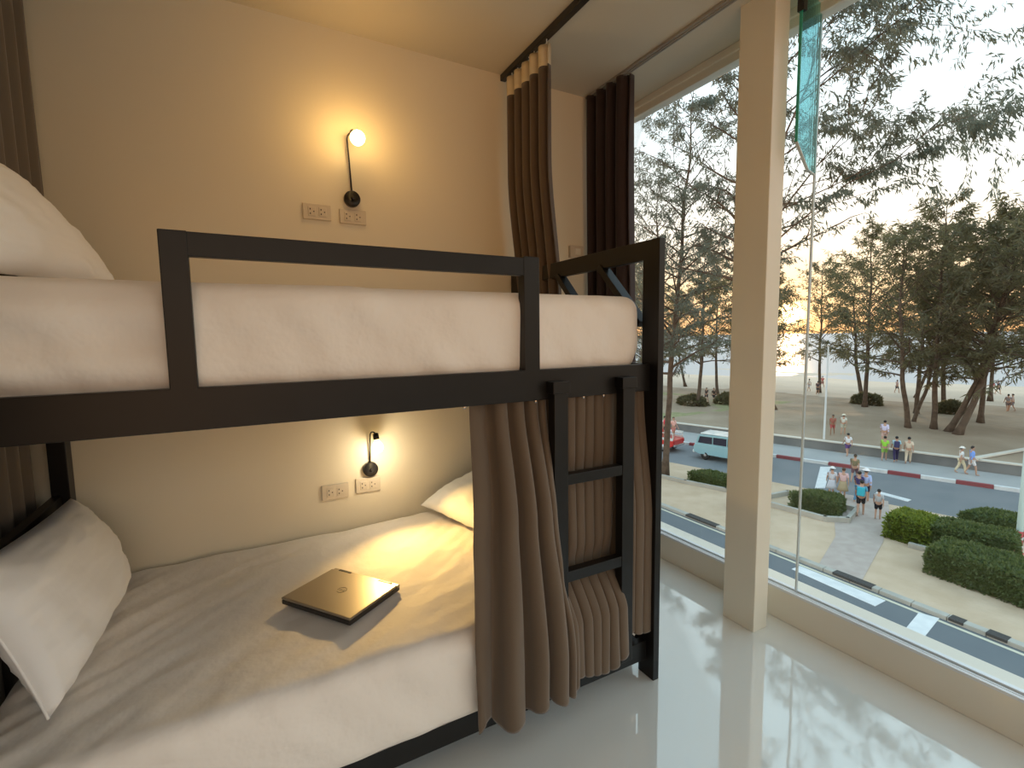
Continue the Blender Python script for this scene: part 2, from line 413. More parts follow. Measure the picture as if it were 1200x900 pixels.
# ------------------------------------------------ laptop
LZ = .452
a, b_, c_, d_ = [Vector((*p, 0)) for p in ((.079, 1.826), (.270, 1.997), (.454, 1.740), (.262, 1.568))]
ux = (d_-a).normalized(); uy = Vector((-ux.y, ux.x, 0)); W2 = .318; D2 = .252; ctr = (a+b_+c_+d_)/4
lap = thing('laptop', (ctr.x, ctr.y, LZ), 'closed dark laptop with a shiny lid lying on the lower bunk', 'laptop')
zz = Vector((0, 0, 1))
def lb(u0, u1, v0, v1, z0, z1, bev=.003):
    c = ctr+ux*((u0+u1)/2)+uy*((v0+v1)/2)+zz*((z0+z1)/2+LZ)
    return obox(NB(), c, ux, uy, zz, (u1-u0)/2, (v1-v0)/2, (z1-z0)/2, bev)
base = obj('laptop_base', lb(-W2/2, W2/2, -D2/2, D2/2, .001, .018, .004), M['laptopb'], lap)
lid = obj('lid', lb(-W2/2, W2/2, -D2/2, D2/2-.018, .0185, .027, .003), M['laptop'], lap)
obj('hinge', lb(-W2/2+.03, -W2/2+.09, D2/2-.017, D2/2-.004, .014, .026, .003), M['laptopb'], lap)
obj('hinge', lb(W2/2-.09, W2/2-.03, D2/2-.017, D2/2-.004, .014, .026, .003), M['laptopb'], lap)
obj('hinge_cover', lb(-W2/2, W2/2, D2/2-.0165, D2/2, .012, .023, .003), M['laptop'], lap)
b = NB(); cc = ctr+zz*(LZ+.0272)
tube(b, [cc+ux*(.017*math.cos(t))+uy*(.017*math.sin(t)) for t in [2*math.pi*k/28 for k in range(29)]], .0010, 6)
for k, s in enumerate((-.009, -.003, .003, .009)): obox(b, cc+ux*s+uy*.0, ux, uy, zz, .0006+.0012*(k % 2), .004, .0004)
obj('badge', b, M['logo'], lid)
for u in (-.13, .13):
    for v in (-.10, .10): obj('rubber_foot', lb(u-.012, u+.012, v-.004, v+.004, -.004, .0015, .001), M['laptopb'], base)

# ------------------------------------------------ wall sockets
def socket(x0, x1, z0, z1, label, tilt=0):
    cx, cz = (x0+x1)/2, (z0+z1)/2
    t = thing('wall_socket', (cx, WY, cz), label, 'socket', 'double wall sockets')
    obj('cover_plate', box(NB(), x0, x1, WY-.010, WY+.001, z0, z1, .003), M['socket'], t)
    for s in (-1, 1):
        xc = cx+s*.0235
        i = obj('outlet', box(NB(), xc-.017, xc+.017, WY-.0125, WY-.009, cz-.021, cz+.021, .002), M['socket'], t)
        b = NB()
        for dx, dz in ((-.007, .010), (-.007, -.010)): box(b, xc+dx-.0022, xc+dx+.0022, WY-.0132, WY-.012, cz+dz-.0035, cz+dz+.0035)
        lathe(b, (xc+.008, WY-.0122, cz), (0, -1, 0), [(0, .003), (.001, .003)], 10)
        obj('socket_hole', b, M['slot'], i)
socket(.284, .408, 1.927, 1.999, 'left one of the two beige double sockets above the upper bunk')
socket(.445, .568, 1.922, 1.990, 'right one of the two beige double sockets above the upper bunk, under the lit lamp')
socket(.302, .428, .592, .666, 'left one of the two beige double sockets above the lower bunk')
socket(.463, .585, .602, .676, 'right one of the two beige double sockets above the lower bunk, below the small lamp')
sw = thing('light_switch', (1.815, WY, 1.88), 'small pale switch box on the wall beside the maroon curtain', 'switch')
obj('switch_plate', box(NB(), 1.765, 1.862, WY-.022, WY+.001, 1.845, 1.915, .003), M['socket'], sw)
obj('rocker', box(NB(), 1.800, 1.840, WY-.026, WY-.021, 1.862, 1.898, .002), M['sill'], sw)

# ------------------------------------------------ reading lamps
def lamp(x, z, top, bulb, lit, label):
    t = thing('reading_lamp', (x, WY, z), label, 'wall lamp', 'black gooseneck wall lamps')
    b = NB(); lathe(b, (x, WY, z), (0, -1, 0), [(0, .037), (.022, .037), (.027, .034), (.027, 0)], 32); obj('wall_plate', b, M['lampblack'], t, True)
    b = NB(); lathe(b, (x, WY-.027, z), (0, -1, 0), [(0, .008), (.010, .008), (.012, .004)], 14); obj('switch_knob', b, M['lampblack'], t, True)
    T = Vector(top); B = Vector(bulb); S = Vector((x, WY-.012, z+.036))
    pts = [S, S.lerp(T, .35), S.lerp(T, .7), T-Vector((0, 0, .018))]
    off = Vector((B.x-T.x, B.y-T.y, 0))
    for k in range(1, 7):
        an = math.pi*.75*k/6; pts.append(T+off*.42*(1-math.cos(an))/1.0+Vector((0, 0, -.018+.018*math.sin(an))))
    E_ = pts[-1]; dr = (B-E_).normalized()
    b = NB(); tube(b, pts, .0038, 8); obj('gooseneck', b, M['lampblack'], t, True)
    b = NB(); lathe(b, E_-dr*.004, dr, [(0, .006), (.004, .013), (.030, .015), (.034, .011)], 20); obj('bulb_holder', b, M['lampblack'], t, True)
    b = NB(); L = (B-E_).length
    g_ = 1.22 if lit else 1.0
    lathe(b, E_+dr*.024, dr, [(q0, q1*g_ if q0 > .015 else q1) for q0, q1 in [(0, .010), (.010, .012), (.022, .020), (.036, .0265), (.050, .027), (.062, .020), (.069, .008), (.071, .0005)]], 24)
    obj('bulb', b, M['bulbhot'] if lit else M['bulbdim'], t, True)
    return E_+dr*.060
lamp(.505, 2.038, (.490, 2.470, 2.320), (.508, 2.385, 2.296), True, 'black gooseneck lamp with a glowing round bulb above the upper bunk')
lamp(.537, .719, (.538, 2.468, .915), (.560, 2.400, .835), False, 'small black gooseneck lamp on the wall of the lower bunk')
def pl(name, loc, col, power, rad):
    l = bpy.data.lights.new(name, 'POINT'); l.color = col; l.energy = power; l.shadow_soft_size = rad
    o = bpy.data.objects.new(name, l); COL.objects.link(o); o.location = loc; return o
pl('lamp_glow_upper', (.512, 2.335, 2.30), (1, .60, .20), 3.3, .03)
pl('lamp_glow_lower_spill', (.566, 2.355, .79), (1, .86, .62), 1.7, .02)
s = bpy.data.lights.new('lamp_glow_lower', 'SPOT'); s.color = (1, .62, .19); s.energy = 24; s.spot_size = R(118); s.spot_blend = 1.0; s.shadow_soft_size = .022
so = bpy.data.objects.new('lamp_glow_lower', s); COL.objects.link(so); so.location = (.572, 2.355, .80)
so.rotation_euler = (Vector((.70, 1.62, .44))-so.location).to_track_quat('-Z', 'Y').to_euler()

# ================================================================== CURTAINS
def cloth(name, f, na, nb, mtl, thick=.003, parent=None):
    bm = NB(); grid(bm, [[f(i/na, j/nb) for j in range(nb+1)] for i in range(na+1)])
    o = obj(name, bm, mtl, parent, True)
    md = o.modifiers.new('thickness', 'SOLIDIFY'); md.thickness = thick; md.offset = 0
    return o
# bunk privacy curtain
def bunk_curtain(a, b):
    # a along the rail (0 left .. 1 right), b from hem (0) to top (1)
    keys = [(0, .575), (.46, .885), (.52, .945), (.84, 1.20), (.88, 1.262), (1, 1.360)]
    for (a0, x0), (a1, x1) in zip(keys, keys[1:]):
        if a <= a1: x = lerp(x0, x1, (a-a0)/(a1-a0)); break
    left = 1-sstep(.40, .56, a); right = sstep(.82, .90, a)
    hem = .150+.014*math.sin(a*24)+.03*nz(a*12, 2, 3) - .018*left + .065*right
    z = lerp(hem, 1.168, b)
    zt = (z-.15)/1.02
    # lateral drift: hem spreads to the right on the left part
    x += left*(.085*(a/.46)**1.5)*(1-sstep(.1, .75, zt)) + left*(1-a)*.045*sstep(.55, 1.0, zt)
    mid = sstep(.42, .54, a)*(1-sstep(.84, .9, a))
    x += mid*(.020*(1-sstep(.1, .42, zt)))*(.5-a*.3)
    # fold pattern
    if a < .5: ph = (a/.5)**1.7*2*math.pi*4.5
    else: ph = 2*math.pi*4.5+(a-.5)*2*math.pi*19
    ph += (1.3*left+.5)*nz(a*6, zt*.9, 1)+mid*1.6*nz(a*9, zt*2.2, 6)*(1-zt)+.25*math.sin(zt*3+a*9)
    amp = lerp(.016, .043, left)*(.55+.45*(1-zt))*(.8+.3*nz(a*11, 4, 1))
    s = math.sin(ph); s = math.copysign(abs(s)**.72, s)
    depth = s*amp
    # base depth: inside under the rail at the top, pushed out over the bottom rail at the hem
    inside = 1.432; front = 1.318
    out = left*(1-sstep(.62, .99, zt)) + mid*(1-sstep(.20, .38, zt))*.80
    y = lerp(inside, front, min(1, out))
    pinch = mid*math.exp(-((z-.535)/.05)**2)+mid*math.exp(-((z-.885)/.04)**2)*.4
    depth *= 1-.6*pinch
    y += .012*pinch
    x += .010*math.cos(ph)*(1-.4*zt)
    y += depth + .006*nz(x*12, z*4, 5)
    y = lerp(y, lerp(1.378, 1.430, sstep(.5, 1, zt))+depth*.55, sstep(.85, .89, a))
    # thumbed pleat near the top left
    y -= .012*math.exp(-((a-.13)/.03)**2-((z-1.08)/.03)**2)
    if mid > .5 and z > .5: y = max(y, 1.400)
    if a > .87: y = max(y, 1.362)
    return (x, y, z)
c = cloth('privacy_curtain', bunk_curtain, 520, 110, M['bunkcurtain'])
tag(c, 'taupe bunk curtain gathered in folds in front of and behind the black ladder', 'curtain')
# tall floor-length curtains
def tall(axis, s0, s1, d_top, d_low, nf, amp, ztop, za, zb, seed=0, org=(0, 0, 0), swap=(1.75, 2.7)):
    """pleated cloth running along axis 'y' or 'x'; returns local-coordinate function"""
    def f(a, b):
        z = lerp(za, zb, b); tb = z/ztop; s_ = lerp(s0, s1, a)
        ph = a*2*math.pi*nf+.5*nz(a*4+seed, z*.7, 2)
        s = math.sin(ph); s = math.copysign(abs(s)**.75, s)
        d = lerp(d_low, d_top, sstep(swap[0], swap[1], z))+s*amp*(1.3-.3*tb)*(.8+.4*nz(a*9+seed, 1, 1))
        s_ += .012*math.cos(ph)*(1-tb*.4)
        p = (d, s_, z) if axis == 'y' else (s_, d, z)
        return (p[0]-org[0], p[1]-org[1], p[2]-org[2])
    return f
def tall_curtain(name, label, axis, s0, s1, d_top, d_low, nf, amp, ztop, mtl, seed, header=None, swap=(1.75, 2.7)):
    o_ = ((d_top, (s0+s1)/2, ztop) if axis == 'y' else ((s0+s1)/2, d_top, ztop))
    t = thing(name, o_, label, 'curtain')
    zc = ztop-.095 if header else ztop
    A = (axis, s0, s1, d_top, d_low, nf, amp, ztop)
    cloth('curtain_cloth', tall(*A, .03, zc, seed, (0, 0, 0), swap), 240, 70, mtl, parent=t)
    if header: cloth('header_tape', tall(*A, zc, ztop, seed, (0, 0, 0), swap), 240, 4, header, parent=t)
    return t
bc = tall_curtain('tall_curtain', 'tall brown curtain with a cream header hanging from the black ceiling rail', 'y', 2.040, 2.470, 1.335, 1.388, 5.5, .024, 2.738, M['talcurtain'], 1, M['header'], (1.55, 2.25))
for k in range(8):
    y = 2.06+k*.056
    b = NB(); tube(b, [(1.335, y, 2.76), (1.335+.01*(k % 2), y, 2.748), (1.335, y, 2.735)], .003, 6)
    obj('curtain_hook', b, M['alu'], bc)
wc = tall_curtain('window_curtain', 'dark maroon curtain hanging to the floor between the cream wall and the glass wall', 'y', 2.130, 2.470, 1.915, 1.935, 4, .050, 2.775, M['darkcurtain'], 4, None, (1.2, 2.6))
dc = tall_curtain('divider_curtain', 'grey brown floor length curtain behind the head of the bunk bed, at the left edge', 'y',   .2, 2.488, -.612, -.722, 22, .022, 2.75, mat('greybrown_curtain_cloth', (.13, .105, .08), .85, sheen=.2, bump=(300, .12, .001)), 9, None, (1.15, 1.55))
b = NB(); box(b, -.644, -.612, RY, WY, CZ-.034, CZ-.002, .003); struct('trim_6', b, M['lampblack'], 'black curtain rail along the ceiling at the head of the bed')

# ================================================================== OUTDOORS
G = -7.3; PZ = -6.55
def poly(name, pts, z0, z1, mtl, label=None):
    return struct(name, prism(NB(), pts, z0, z1), mtl, label)
def xf(y, x0, k): return x0-k*y          # kerb lines of the far carriageway slant
YA, YZ = -120, 170
poly('street', [(WX+1.5, YA), (18.05, YA), (18.05, YZ), (WX+1.5, YZ)], G-.4, G, M['asphalt'], 'near carriageway below the window')
poly('pavement', [(WX+.16, YA), (WX+1.5, YA), (WX+1.5, YZ), (WX+.16, YZ)], G-.4, G+.12, M['sidewalk'], 'pavement along the building')
mf = lambda y: 31.0-.262*y if y < 60 else 15.3
poly('median', [(18.3, YA), (min(40, mf(-20)), YA), (mf(-20), -20), (mf(46), 46), (18.3, 46)], G-.3, G+.06, M['sand'], 'sandy median strip between the two carriageways')
kf = lambda y: 39.2-.335*y
poly('far_street', [(18.0, 46), (mf(46), 46), (mf(-20), -20), (mf(-20), YA), (kf(-20), YA), (kf(-20), -20), (kf(40), 40), (16, 90), (14, 90)], G-.4, G-.02, M['asphalt2'], 'far carriageway beside the park')
wf = lambda y: 42.6-.29*y
poly('sidewalk', [(kf(-20), YA), (wf(-20), YA), (wf(-20), -20), (wf(40), 40), (wf(80), 80), (kf(78), 80), (kf(40), 40), (kf(-20), -20)], G-.4, G+.10, M['sidewalk'], 'sidewalk along the low retaining wall')
# kerb of the median along the near carriageway
b = NB(); n = 90
for k in range(n):
    y0 = -20+k*.9
    box(b, 18.05, 18.32, y0, y0+.885, G-.1, G+.13, .02)
ko = struct('kerb', b, M['concrete'], 'grey kerb stones of the median')
b = NB()
for y0, y1 in ((16.0, 14.3), (9.35, 8.1), (6.05, 5.7), (5.2, 4.75), (12.5, 12.1)): box(b, 18.02, 18.34, y1, y0, G+.05, G+.138, .01)
struct('kerb_stain', b, M['darkblot'], 'dark worn paint on the kerb stones')
b = NB(); box(b, 17.80, 17.92, -60, 60, G, G+.006); struct('edge_line', b, M['yellow'], 'faded edge line of the near carriageway')
poly('crossing_bar', [(17.25, 10.35), (17.75, 10.35), (17.75, 7.55), (17.1, 7.55)], G, G+.012, M['white'], 'long white painted bar on the near carriageway')
poly('crossing_bar', [(17.85, 6.70), (18.02, 6.25), (13.5, 5.6), (13.4, 6.0)], G, G+.012, M['white'], 'white painted cross line on the near carriageway')
poly('crossing_bar', [(14.6, 8.6), (14.75, 8.6), (14.9, 6.2), (14.7, 6.2)], G, G+.01, M['asphalt2'], 'worn thin line on the near carriageway')
poly('crossing_bar', [(27.6, 15.45), (28.05, 15.15), (32.8, 17.45), (32.3, 17.8)], G-.02, G+.006, M['white'], 'white crossing bar on the far carriageway')
poly('crossing_bar', [(29.45, 13.3), (29.3, 11.8), (29.75, 11.8), (29.9, 13.4)], G-.02, G+.008, M['white'], 'white edge bar beside the median')
# paved path across the median
poly('paved_path', [(18.35, 10.0), (18.35, 8.55), (22.5, 9.8), (26.0, 11.1), (28.3, 12.2), (27.3, 14.8), (24.2, 12.6), (21.5, 11.1)], G, G+.075, M['paver'], 'pinkish paved path crossing the sandy median')
# red and white kerb of the far sidewalk: blocks of one kerb
b = NB(); y = 45.0; k = 0
dv = Vector((-.335, 1, 0)).normalized(); sd = Vector((1, .335, 0)).normalized()
while y > -6:
    L = 1.55; c_ = Vector((kf(y), y, G+.04))
    obox(b, c_, dv, sd, zz, L/2-.01, .12, .14); 
    for f in b.faces[-6:]: f.material_index = k % 2
    y -= L*dv.y; k += 1
ko = struct('kerb', b, [M['white'], M['redp']], 'red and white painted kerb of the far sidewalk')
# retaining walls
def wallrun(name, pts, z0, z1, w, mtl, cap, label):
    b = NB(); c2 = NB()
    for p, q in zip(pts, pts[1:]):
        p, q = Vector(p), Vector(q); d = (q-p).normalized(); s_ = Vector((d.y, -d.x, 0)); L = (q-p).length
        obox(b, (p+q)/2+zz*((z0+z1)/2), d, s_, zz, L/2, w/2, (z1-z0)/2); obox(c2, (p+q)/2+zz*(z1+.03), d, s_, zz, L/2+.02, w/2+.05, .04)
    o = struct(name, b, mtl, label); obj('wall_cap', c2, cap, o); return o
wallrun('retaining_wall', [(wf(60), 60, 0), (wf(12.2), 12.2, 0), (wf(-15), -15, 0)], G-.2, PZ-.02, .3, M['wallgrey'], M['cap'], 'low grey retaining wall with a pale cap')
wallrun('retaining_wall', [(39.0, 12.4, 0), (45.5, 11.6, 0), (60, 9.6, 0)], G-.2, PZ+.05, .25, M['wallgrey'], M['cap'], 'second low wall with a pale cap beside the ramp')
# park ground: gently rolling sand sloping down to the beach
def pground(x, y):
    d = (x+.29*y-42.6)/1.05
    z = PZ+.25*nz(x*.06, y*.06, 1)*sstep(2, 12, d)+.10*nz(x*.3, y*.3, 4)*sstep(1, 6, d)
    z += .5*math.exp(-((x-47)/5)**2-((y-21)/5)**2)*sstep(2, 6, d)
    z -= 1.3*sstep(38, 75, d)
    return z
b = NB(); P = []
for i in range(111):
    d = (i/110)**1.8*85; row = []
    for j in range(121):
        y = -25+j*1.1; x = 42.6-.29*y+.14+d*1.05
        row.append((x, y, pground(x, y)))
    P.append(row)
grid(b, P)
for f in b.faces:
    c_ = f.calc_center_median(); d = (c_.x+.29*c_.y-42.6)
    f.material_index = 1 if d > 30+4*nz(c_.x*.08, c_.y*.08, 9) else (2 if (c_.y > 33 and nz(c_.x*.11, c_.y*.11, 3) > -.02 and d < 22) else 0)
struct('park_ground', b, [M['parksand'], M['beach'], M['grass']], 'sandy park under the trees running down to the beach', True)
poly('sea', [(70, -900), (2500, -900), (2500, 1500), (70, 1500)], -8.8, -7.75, M['sea'], 'sea beyond the beach, bright under the low sun')
poly('park_ramp', [(39.2, 12.0), (60, 9.2), (60, -15), (wf(-15)+.2, -15)], G-.2, PZ-.1, M['sidewalk'], 'grey ramp to the right of the second wall')

# ------------------------------------------------ foliage
rng = np.random.default_rng(5)
def blades(name, C, D, L, W, mtl, parent=None, kite=True):
    """many flat leaf blades as one mesh. C centres, D directions (n,3), L lengths, W widths"""
    n = len(C); D = D/np.linalg.norm(D, axis=1, keepdims=True)
    r = rng.normal(size=(n, 3)); S = np.cross(D, r); S /= np.linalg.norm(S, axis=1, keepdims=True)
    L = L[:, None]; W = W[:, None]
    V = np.empty((n, 4, 3)); V[:, 0] = C; V[:, 1] = C+D*L*.45+S*W*.5; V[:, 2] = C+D*L; V[:, 3] = C+D*L*.45-S*W*.5
    me = bpy.data.meshes.new(name); me.vertices.add(n*4); me.vertices.foreach_set('co', V.reshape(-1).astype(np.float32))
    me.loops.add(n*4); me.loops.foreach_set('vertex_index', np.arange(n*4, dtype=np.int32))
    me.polygons.add(n); me.polygons.foreach_set('loop_start', np.arange(0, n*4, 4, dtype=np.int32)); me.polygons.foreach_set('loop_total', np.full(n, 4, dtype=np.int32))
    me.update(); return link(name, me, mtl, parent)
def tree_mesh(seed, height, trunk, crown0, spread, nbr, per, bl, bw, mtl, r0=.22, shape='cone', droop=.5, nsub=3, limbs=(), lper=None):
    """trunk: list of (x, y, z) local; returns (trunk mesh, foliage mesh) objects' data, unlinked"""
    rnd = random.Random(seed); b = NB()
    T = [Vector(p) for p in trunk]; n = len(T)
    def at(h):
        for p, q in zip(T, T[1:]):
            if h <= q.z: t = (h-p.z)/(q.z-p.z) if q.z > p.z else 0; return p.lerp(q, max(0, t))
        return T[-1].copy()
    pts = []; rad = []
    for k in range(19):
        h = height*k/18; p = at(h)+Vector((nz(seed, h*.35, 1), nz(seed, 3, h*.35), 0))*.18*min(1, h/3)
        pts.append(p); rad.append(r0*(1-h/height)**.85+.015+(r0*.7*math.exp(-h/.35) if k < 4 else 0))
    tube(b, pts, rad, 9)
    def ptat(h):
        f = h/height*18; i = min(17, int(f)); return pts[i].lerp(pts[i+1], f-i)
    C = []; D = []
    def leafy(A, B, m):
        ax = (B-A); L = ax.length
        for _ in range(m):
            t = rnd.random()**.75; p = A.lerp(B, t)
            d = ax.normalized()*rnd.uniform(.1, .9)+Vector((rnd.gauss(0, .5), rnd.gauss(0, .5), rnd.gauss(0, .4)-droop))
            C.append(p+Vector((rnd.gauss(0, .10), rnd.gauss(0, .10), rnd.gauss(0, .08)))*max(1, L*.5)); D.append(d)
    def branch(p, d, L, r, lv):
        k = 4; q = [p]; dd = d.copy()
        for i in range(k):
            dd = (dd+Vector((rnd.gauss(0, .16), rnd.gauss(0, .16), rnd.gauss(0, .10)+.03-.05*i*droop))).normalized(); q.append(q[-1]+dd*L/k)
        tube(b, q, [r*(1-i/(k+.3)) for i in range(k+1)], 5, False)
        if lv > 0:
            for i in range(nsub+2):
                t = .25+.75*(i+rnd.random())/(nsub+2); f = min(k-1, int(t*k)); s = q[f].lerp(q[f+1], t*k-f)
                nd = (dd+Vector((rnd.gauss(0, .65), rnd.gauss(0, .65), rnd.gauss(0, .4)+.1))).normalized()
                branch(s, nd, L*rnd.uniform(.32, .5), r*.4, lv-1)
            leafy(q[2], q[4], per)
        else: leafy(q[0], q[-1], per)
    for i in range(nbr):
        t = (i+rnd.random())/nbr; h = crown0+(height*.985-crown0)*t
        if shape == 'cone': L = spread*(1-t)**.7*rnd.uniform(.65, 1.1)+.5
        else: L = spread*(math.sin(math.pi*min(.97, .18+t*.8)))**.7*rnd.uniform(.65, 1.1)+.4
        an = i*2.4+rnd.uniform(-.5, .5)
        branch(ptat(h), Vector((math.cos(an), math.sin(an), rnd.uniform(.05, .7)+.5*t)).normalized(), L, r0*.35*(1-t)+.02, 1)
    if lper: per = lper
    for (h, d, L, r) in limbs: branch(ptat(h), Vector(d).normalized(), L, r, 2)
    me = bpy.data.meshes.new('trunk'); b.to_mesh(me); b.free(); me.materials.append(M['bark'])
    me.polygons.foreach_set('use_smooth', [True]*len(me.polygons))
    C = np.array([tuple(c) for c in C]); D = np.array([tuple(c) for c in D]); m_ = len(C)
    fo = blades('foliage', C, D, bl*rng.uniform(.6, 1.3, m_), bw*rng.uniform(.7, 1.3, m_), mtl)
    fm = fo.data; bpy.data.objects.remove(fo)
    return me, fm
def plant_tree(meshes, x, y, z, label, rz=0, s=1, group=None):
    t = thing('casuarina_tree', (x, y, z), label, 'tree', group, rz); t.scale = (s, s, s)
    for nme, me in zip(('trunk', 'foliage'), meshes):
        o = bpy.data.objects.new(nme, me); COL.objects.link(o); o.parent = t
    return t
FD, FB = M['leafd'], M['leafb']
straight = [(0, 0, 0), (.1, 0, 6), (.2, .2, 20)]
tA = tree_mesh(11, 18.5, straight, 4.4, 4.4, 36, 25, .50, .085, FD, .20, 'round')
tB = tree_mesh(12, 15.5, [(0, 0, 0), (-.6, 1.0, 4), (-.9, 1.8, 10), (-.6, 1.6, 17)], 4.4, 4.4, 32, 25, .50, .085, FD, .18, 'round')
tC = tree_mesh(13, 20.5, [(0, 0, 0), (.4, -.3, 6), (.2, -.4, 22)], 4.5, 4.8, 44, 27, .50, .088, FD, .22, 'cone')
tD = tree_mesh(14, 14.0, [(0, 0, 0), (.3, -1.4, 4), (.5, -2.4, 11), (.2, -2.4, 15)], 3.8, 4.8, 34, 26, .50, .085, FD, .19, 'round')
# prominent trees whose trunks the photo shows
def dirv(px): return None
plant_tree(tA, 56.1, 26.8, PZ-.2, 'thick double-trunked tree standing on the rise straight behind the crossing', .3, 1.0)
plant_tree(tB, 45.6, 18.6, PZ-.1, 'tree whose brown trunk leans left over the people at the crossing', 1.0, 1.0)
plant_tree(tA, 46.9, 17.5, PZ-.1, 'upright brown trunked tree right of the left-leaning one', 2.2, .95)
plant_tree(tD, 47.0, 16.7, PZ-.1, 'forked tree leaning right above the retaining wall, left stem', .2, 1.05)
plant_tree(tD, 46.4, 15.9, PZ-.1, 'forked tree leaning right above the retaining wall, right stem', .75, 1.15)
plant_tree(tC, 54.0, 17.0, PZ-.1, 'straight dark tree just right of the forked pair', .8, .85)
plant_tree(tB, 48.3, 19.5, PZ-.1, 'slim tree between the left-leaning trunk and the rise', 3.6, .8)
plant_tree(tA, 55.0, 21.9, PZ-.2, 'dark tree farther back behind the slim one', 4.0, .9)
plant_tree(tC, 61.0, 22.0, PZ-.4, 'distant tree near the beach behind the upright trunk', 1.9, .9)
plant_tree(tD, 61.5, 29.5, PZ-.4, 'spreading tree on the rise left of the double trunk', 2.4, 1.1)
plant_tree(tC, 43.8, 37.5, PZ-.2, 'tree on the grass seen past the bed post, beyond the red truck', .5, .9)
plant_tree(tB, 53.9, 43.0, PZ-.3, 'tree with a slanting trunk above the pale blue van', 5.1, 1.0)
plant_tree(tA, 40.5, 42.5, PZ-.2, 'tree at the far left of the window beside the bed post', 2.9, .9)
plant_tree(tD, 47.5, 31.0, PZ-.1, 'tree right behind the square column, over the sidewalk', 3.3, 1.1)
plant_tree(tC, 44.5, 10.6, PZ-.1, 'tall dark tree at the right edge of the photo', 4.4, .95)
plant_tree(tA, 52.0, 12.8, PZ-.1, 'broad dark tree behind the right-edge tree', 5.5, 1.05)
rb = random.Random(4)
gi = 0
for (x, y, mm, s_) in ((66, 37, tA, .9), (63, 45, tC, .8), (70, 28, tB, .95), (66, 16, tD, 1.1), (72, 22, tA, .9), (62, 9, tC, .9), (58, 52, tB, .9), (50, 55, tA, .8), (48, 49, tD, 1.0), (72, 48, tC, .9), (40, 52, tC, .9), (35, 47, tB, .9)):
    plant_tree(mm, x, y, pground(x, y)-.05, 'one of the dark trees lined up along the back of the park by the beach', rb.uniform(0, 6.3), s_, 'back row of park trees')
# near trees on the median with hanging grey green sprays
tN1 = tree_mesh(31, 22.0, [(0, 0, 0), (.15, -.2, 6), (.4, -.8, 16), (.3, -1.2, 23)], 6.0, 4.6, 60, 42, .28, .052, FB, .18, 'round', droop=.9, nsub=3)
plant_tree(tN1, 22.0, 21.2, G, 'slender grey green tree on the median, its trunk beside the bed post', .4, 1.0)
tN3 = tree_mesh(33, 17.0, [(0, 0, 0), (-.2, -.5, 6), (.2, -1.4, 18)], 7.0, 3.8, 34, 26, .28, .048, FB, .11, 'round', droop=.8, nsub=3)
plant_tree(tN3, 19.6, 20.9, G, 'thin grey green tree nearer the window, its trunk hidden behind the bed post', 1.4, 1.0)
tN2 = tree_mesh(32, 24.0, [(0, 0, 0), (-.1, .1, 6), (.1, .3, 25)], 10.5, 3.6, 38, 28, .32, .056, FB, .22, 'cone', droop=.9, nsub=4, lper=44,
    limbs=((12.0, (.25, -1, .62), 9.0, .060), (14.6, (.2, -1, .80), 10.0, .062), (16.6, (.15, -1, .95), 8.5, .055), (13.4, (.5, -1, .70), 7.5, .045), (18.5, (.1, -1, .9), 7.0, .05), (11.4, (.3, -1, .60), 10.5, .05), (17.4, (.4, -1, .7), 8.0, .05), (15.6, (.6, -1, .55), 6.5, .045)))
plant_tree(tN2, 20.8, 15.3, G, 'tree hidden behind the square column, its thin boughs reaching across the upper pane', 0, 1.0)

# ------------------------------------------------ hedges
def hedge(pts, z0, h, mtl, label, nb, seed, bl=.14, top=.0):
    """clipped hedge: leafy skin over a twiggy core; pts = footprint quad"""
    r = random.Random(seed); C = []; D = []
    P = [Vector((*p, 0)) for p in pts]; cen = sum(P, Vector())/len(P)
    per = [(P[i], P[(i+1) % len(P)]) for i in range(len(P))]; Ls = [(a-b).length for a, b in per]
    def bump(p): return .07*nz(p.x*2.2, p.y*2.2, p.z*2.2+seed)
    area = abs(sum(a.x*b.y-b.x*a.y for a, b in per))/2; side = sum(Ls)*h
    for _ in range(nb):
        if r.random() < area/(area+side*.8):
            a, b_, c, d = P[:4]; u, v = r.random(), r.random(); p = a.lerp(b_, u).lerp(d.lerp(c, u), v)
            edge = min(u, 1-u, v, 1-v); p.z = z0+h-.10*max(0, 1-edge*9); n = Vector((0, 0, 1))
        else:
            i = r.choices(range(len(per)), Ls)[0]; a, b_ = per[i]; p = a.lerp(b_, r.random()); e = (b_-a).normalized(); n = Vector((e.y, -e.x, 0))
            if n.dot(p-cen) < 0: n = -n
            p.z = z0+h*r.random(); p -= n*.08*(p.z-z0 > h*.85)
        p = p+n*bump(p); C.append(tuple(p)); D.append(tuple(n*.8+Vector((r.gauss(0, .6), r.gauss(0, .6), r.gauss(.15, .5)))))
    x, y = cen.x, cen.y; t = thing('hedge', (x, y, z0), label, 'hedge')
    C = np.array(C)-np.array([x, y, z0]); D = np.array(D)
    blades('foliage', C, D, bl*rng.uniform(.6, 1.3, nb), bl*.5*rng.uniform(.7, 1.3, nb), mtl, t)
    b = NB(); q = [cen+(p-cen)*.93 for p in P]; prism(b, [(p.x, p.y) for p in q], z0-.05, z0+h-.09); obj('twig_core', b, M['hedge'], t)
    return t
def kerbring(pts, z0, h, w, label, name='planter_kerb', close=True):
    b = NB(); P = [Vector((*p, z0+h/2)) for p in pts]
    for p, q in zip(P, P[1:]+([P[0]] if close else [])):
        d = (q-p).normalized(); obox(b, (p+q)/2, d, Vector((d.y, -d.x, 0)), zz, (q-p).length/2+w/2, w/2, h/2, .015)
    t = struct(name, b, M['concrete'], label); return t
g0 = G+.05
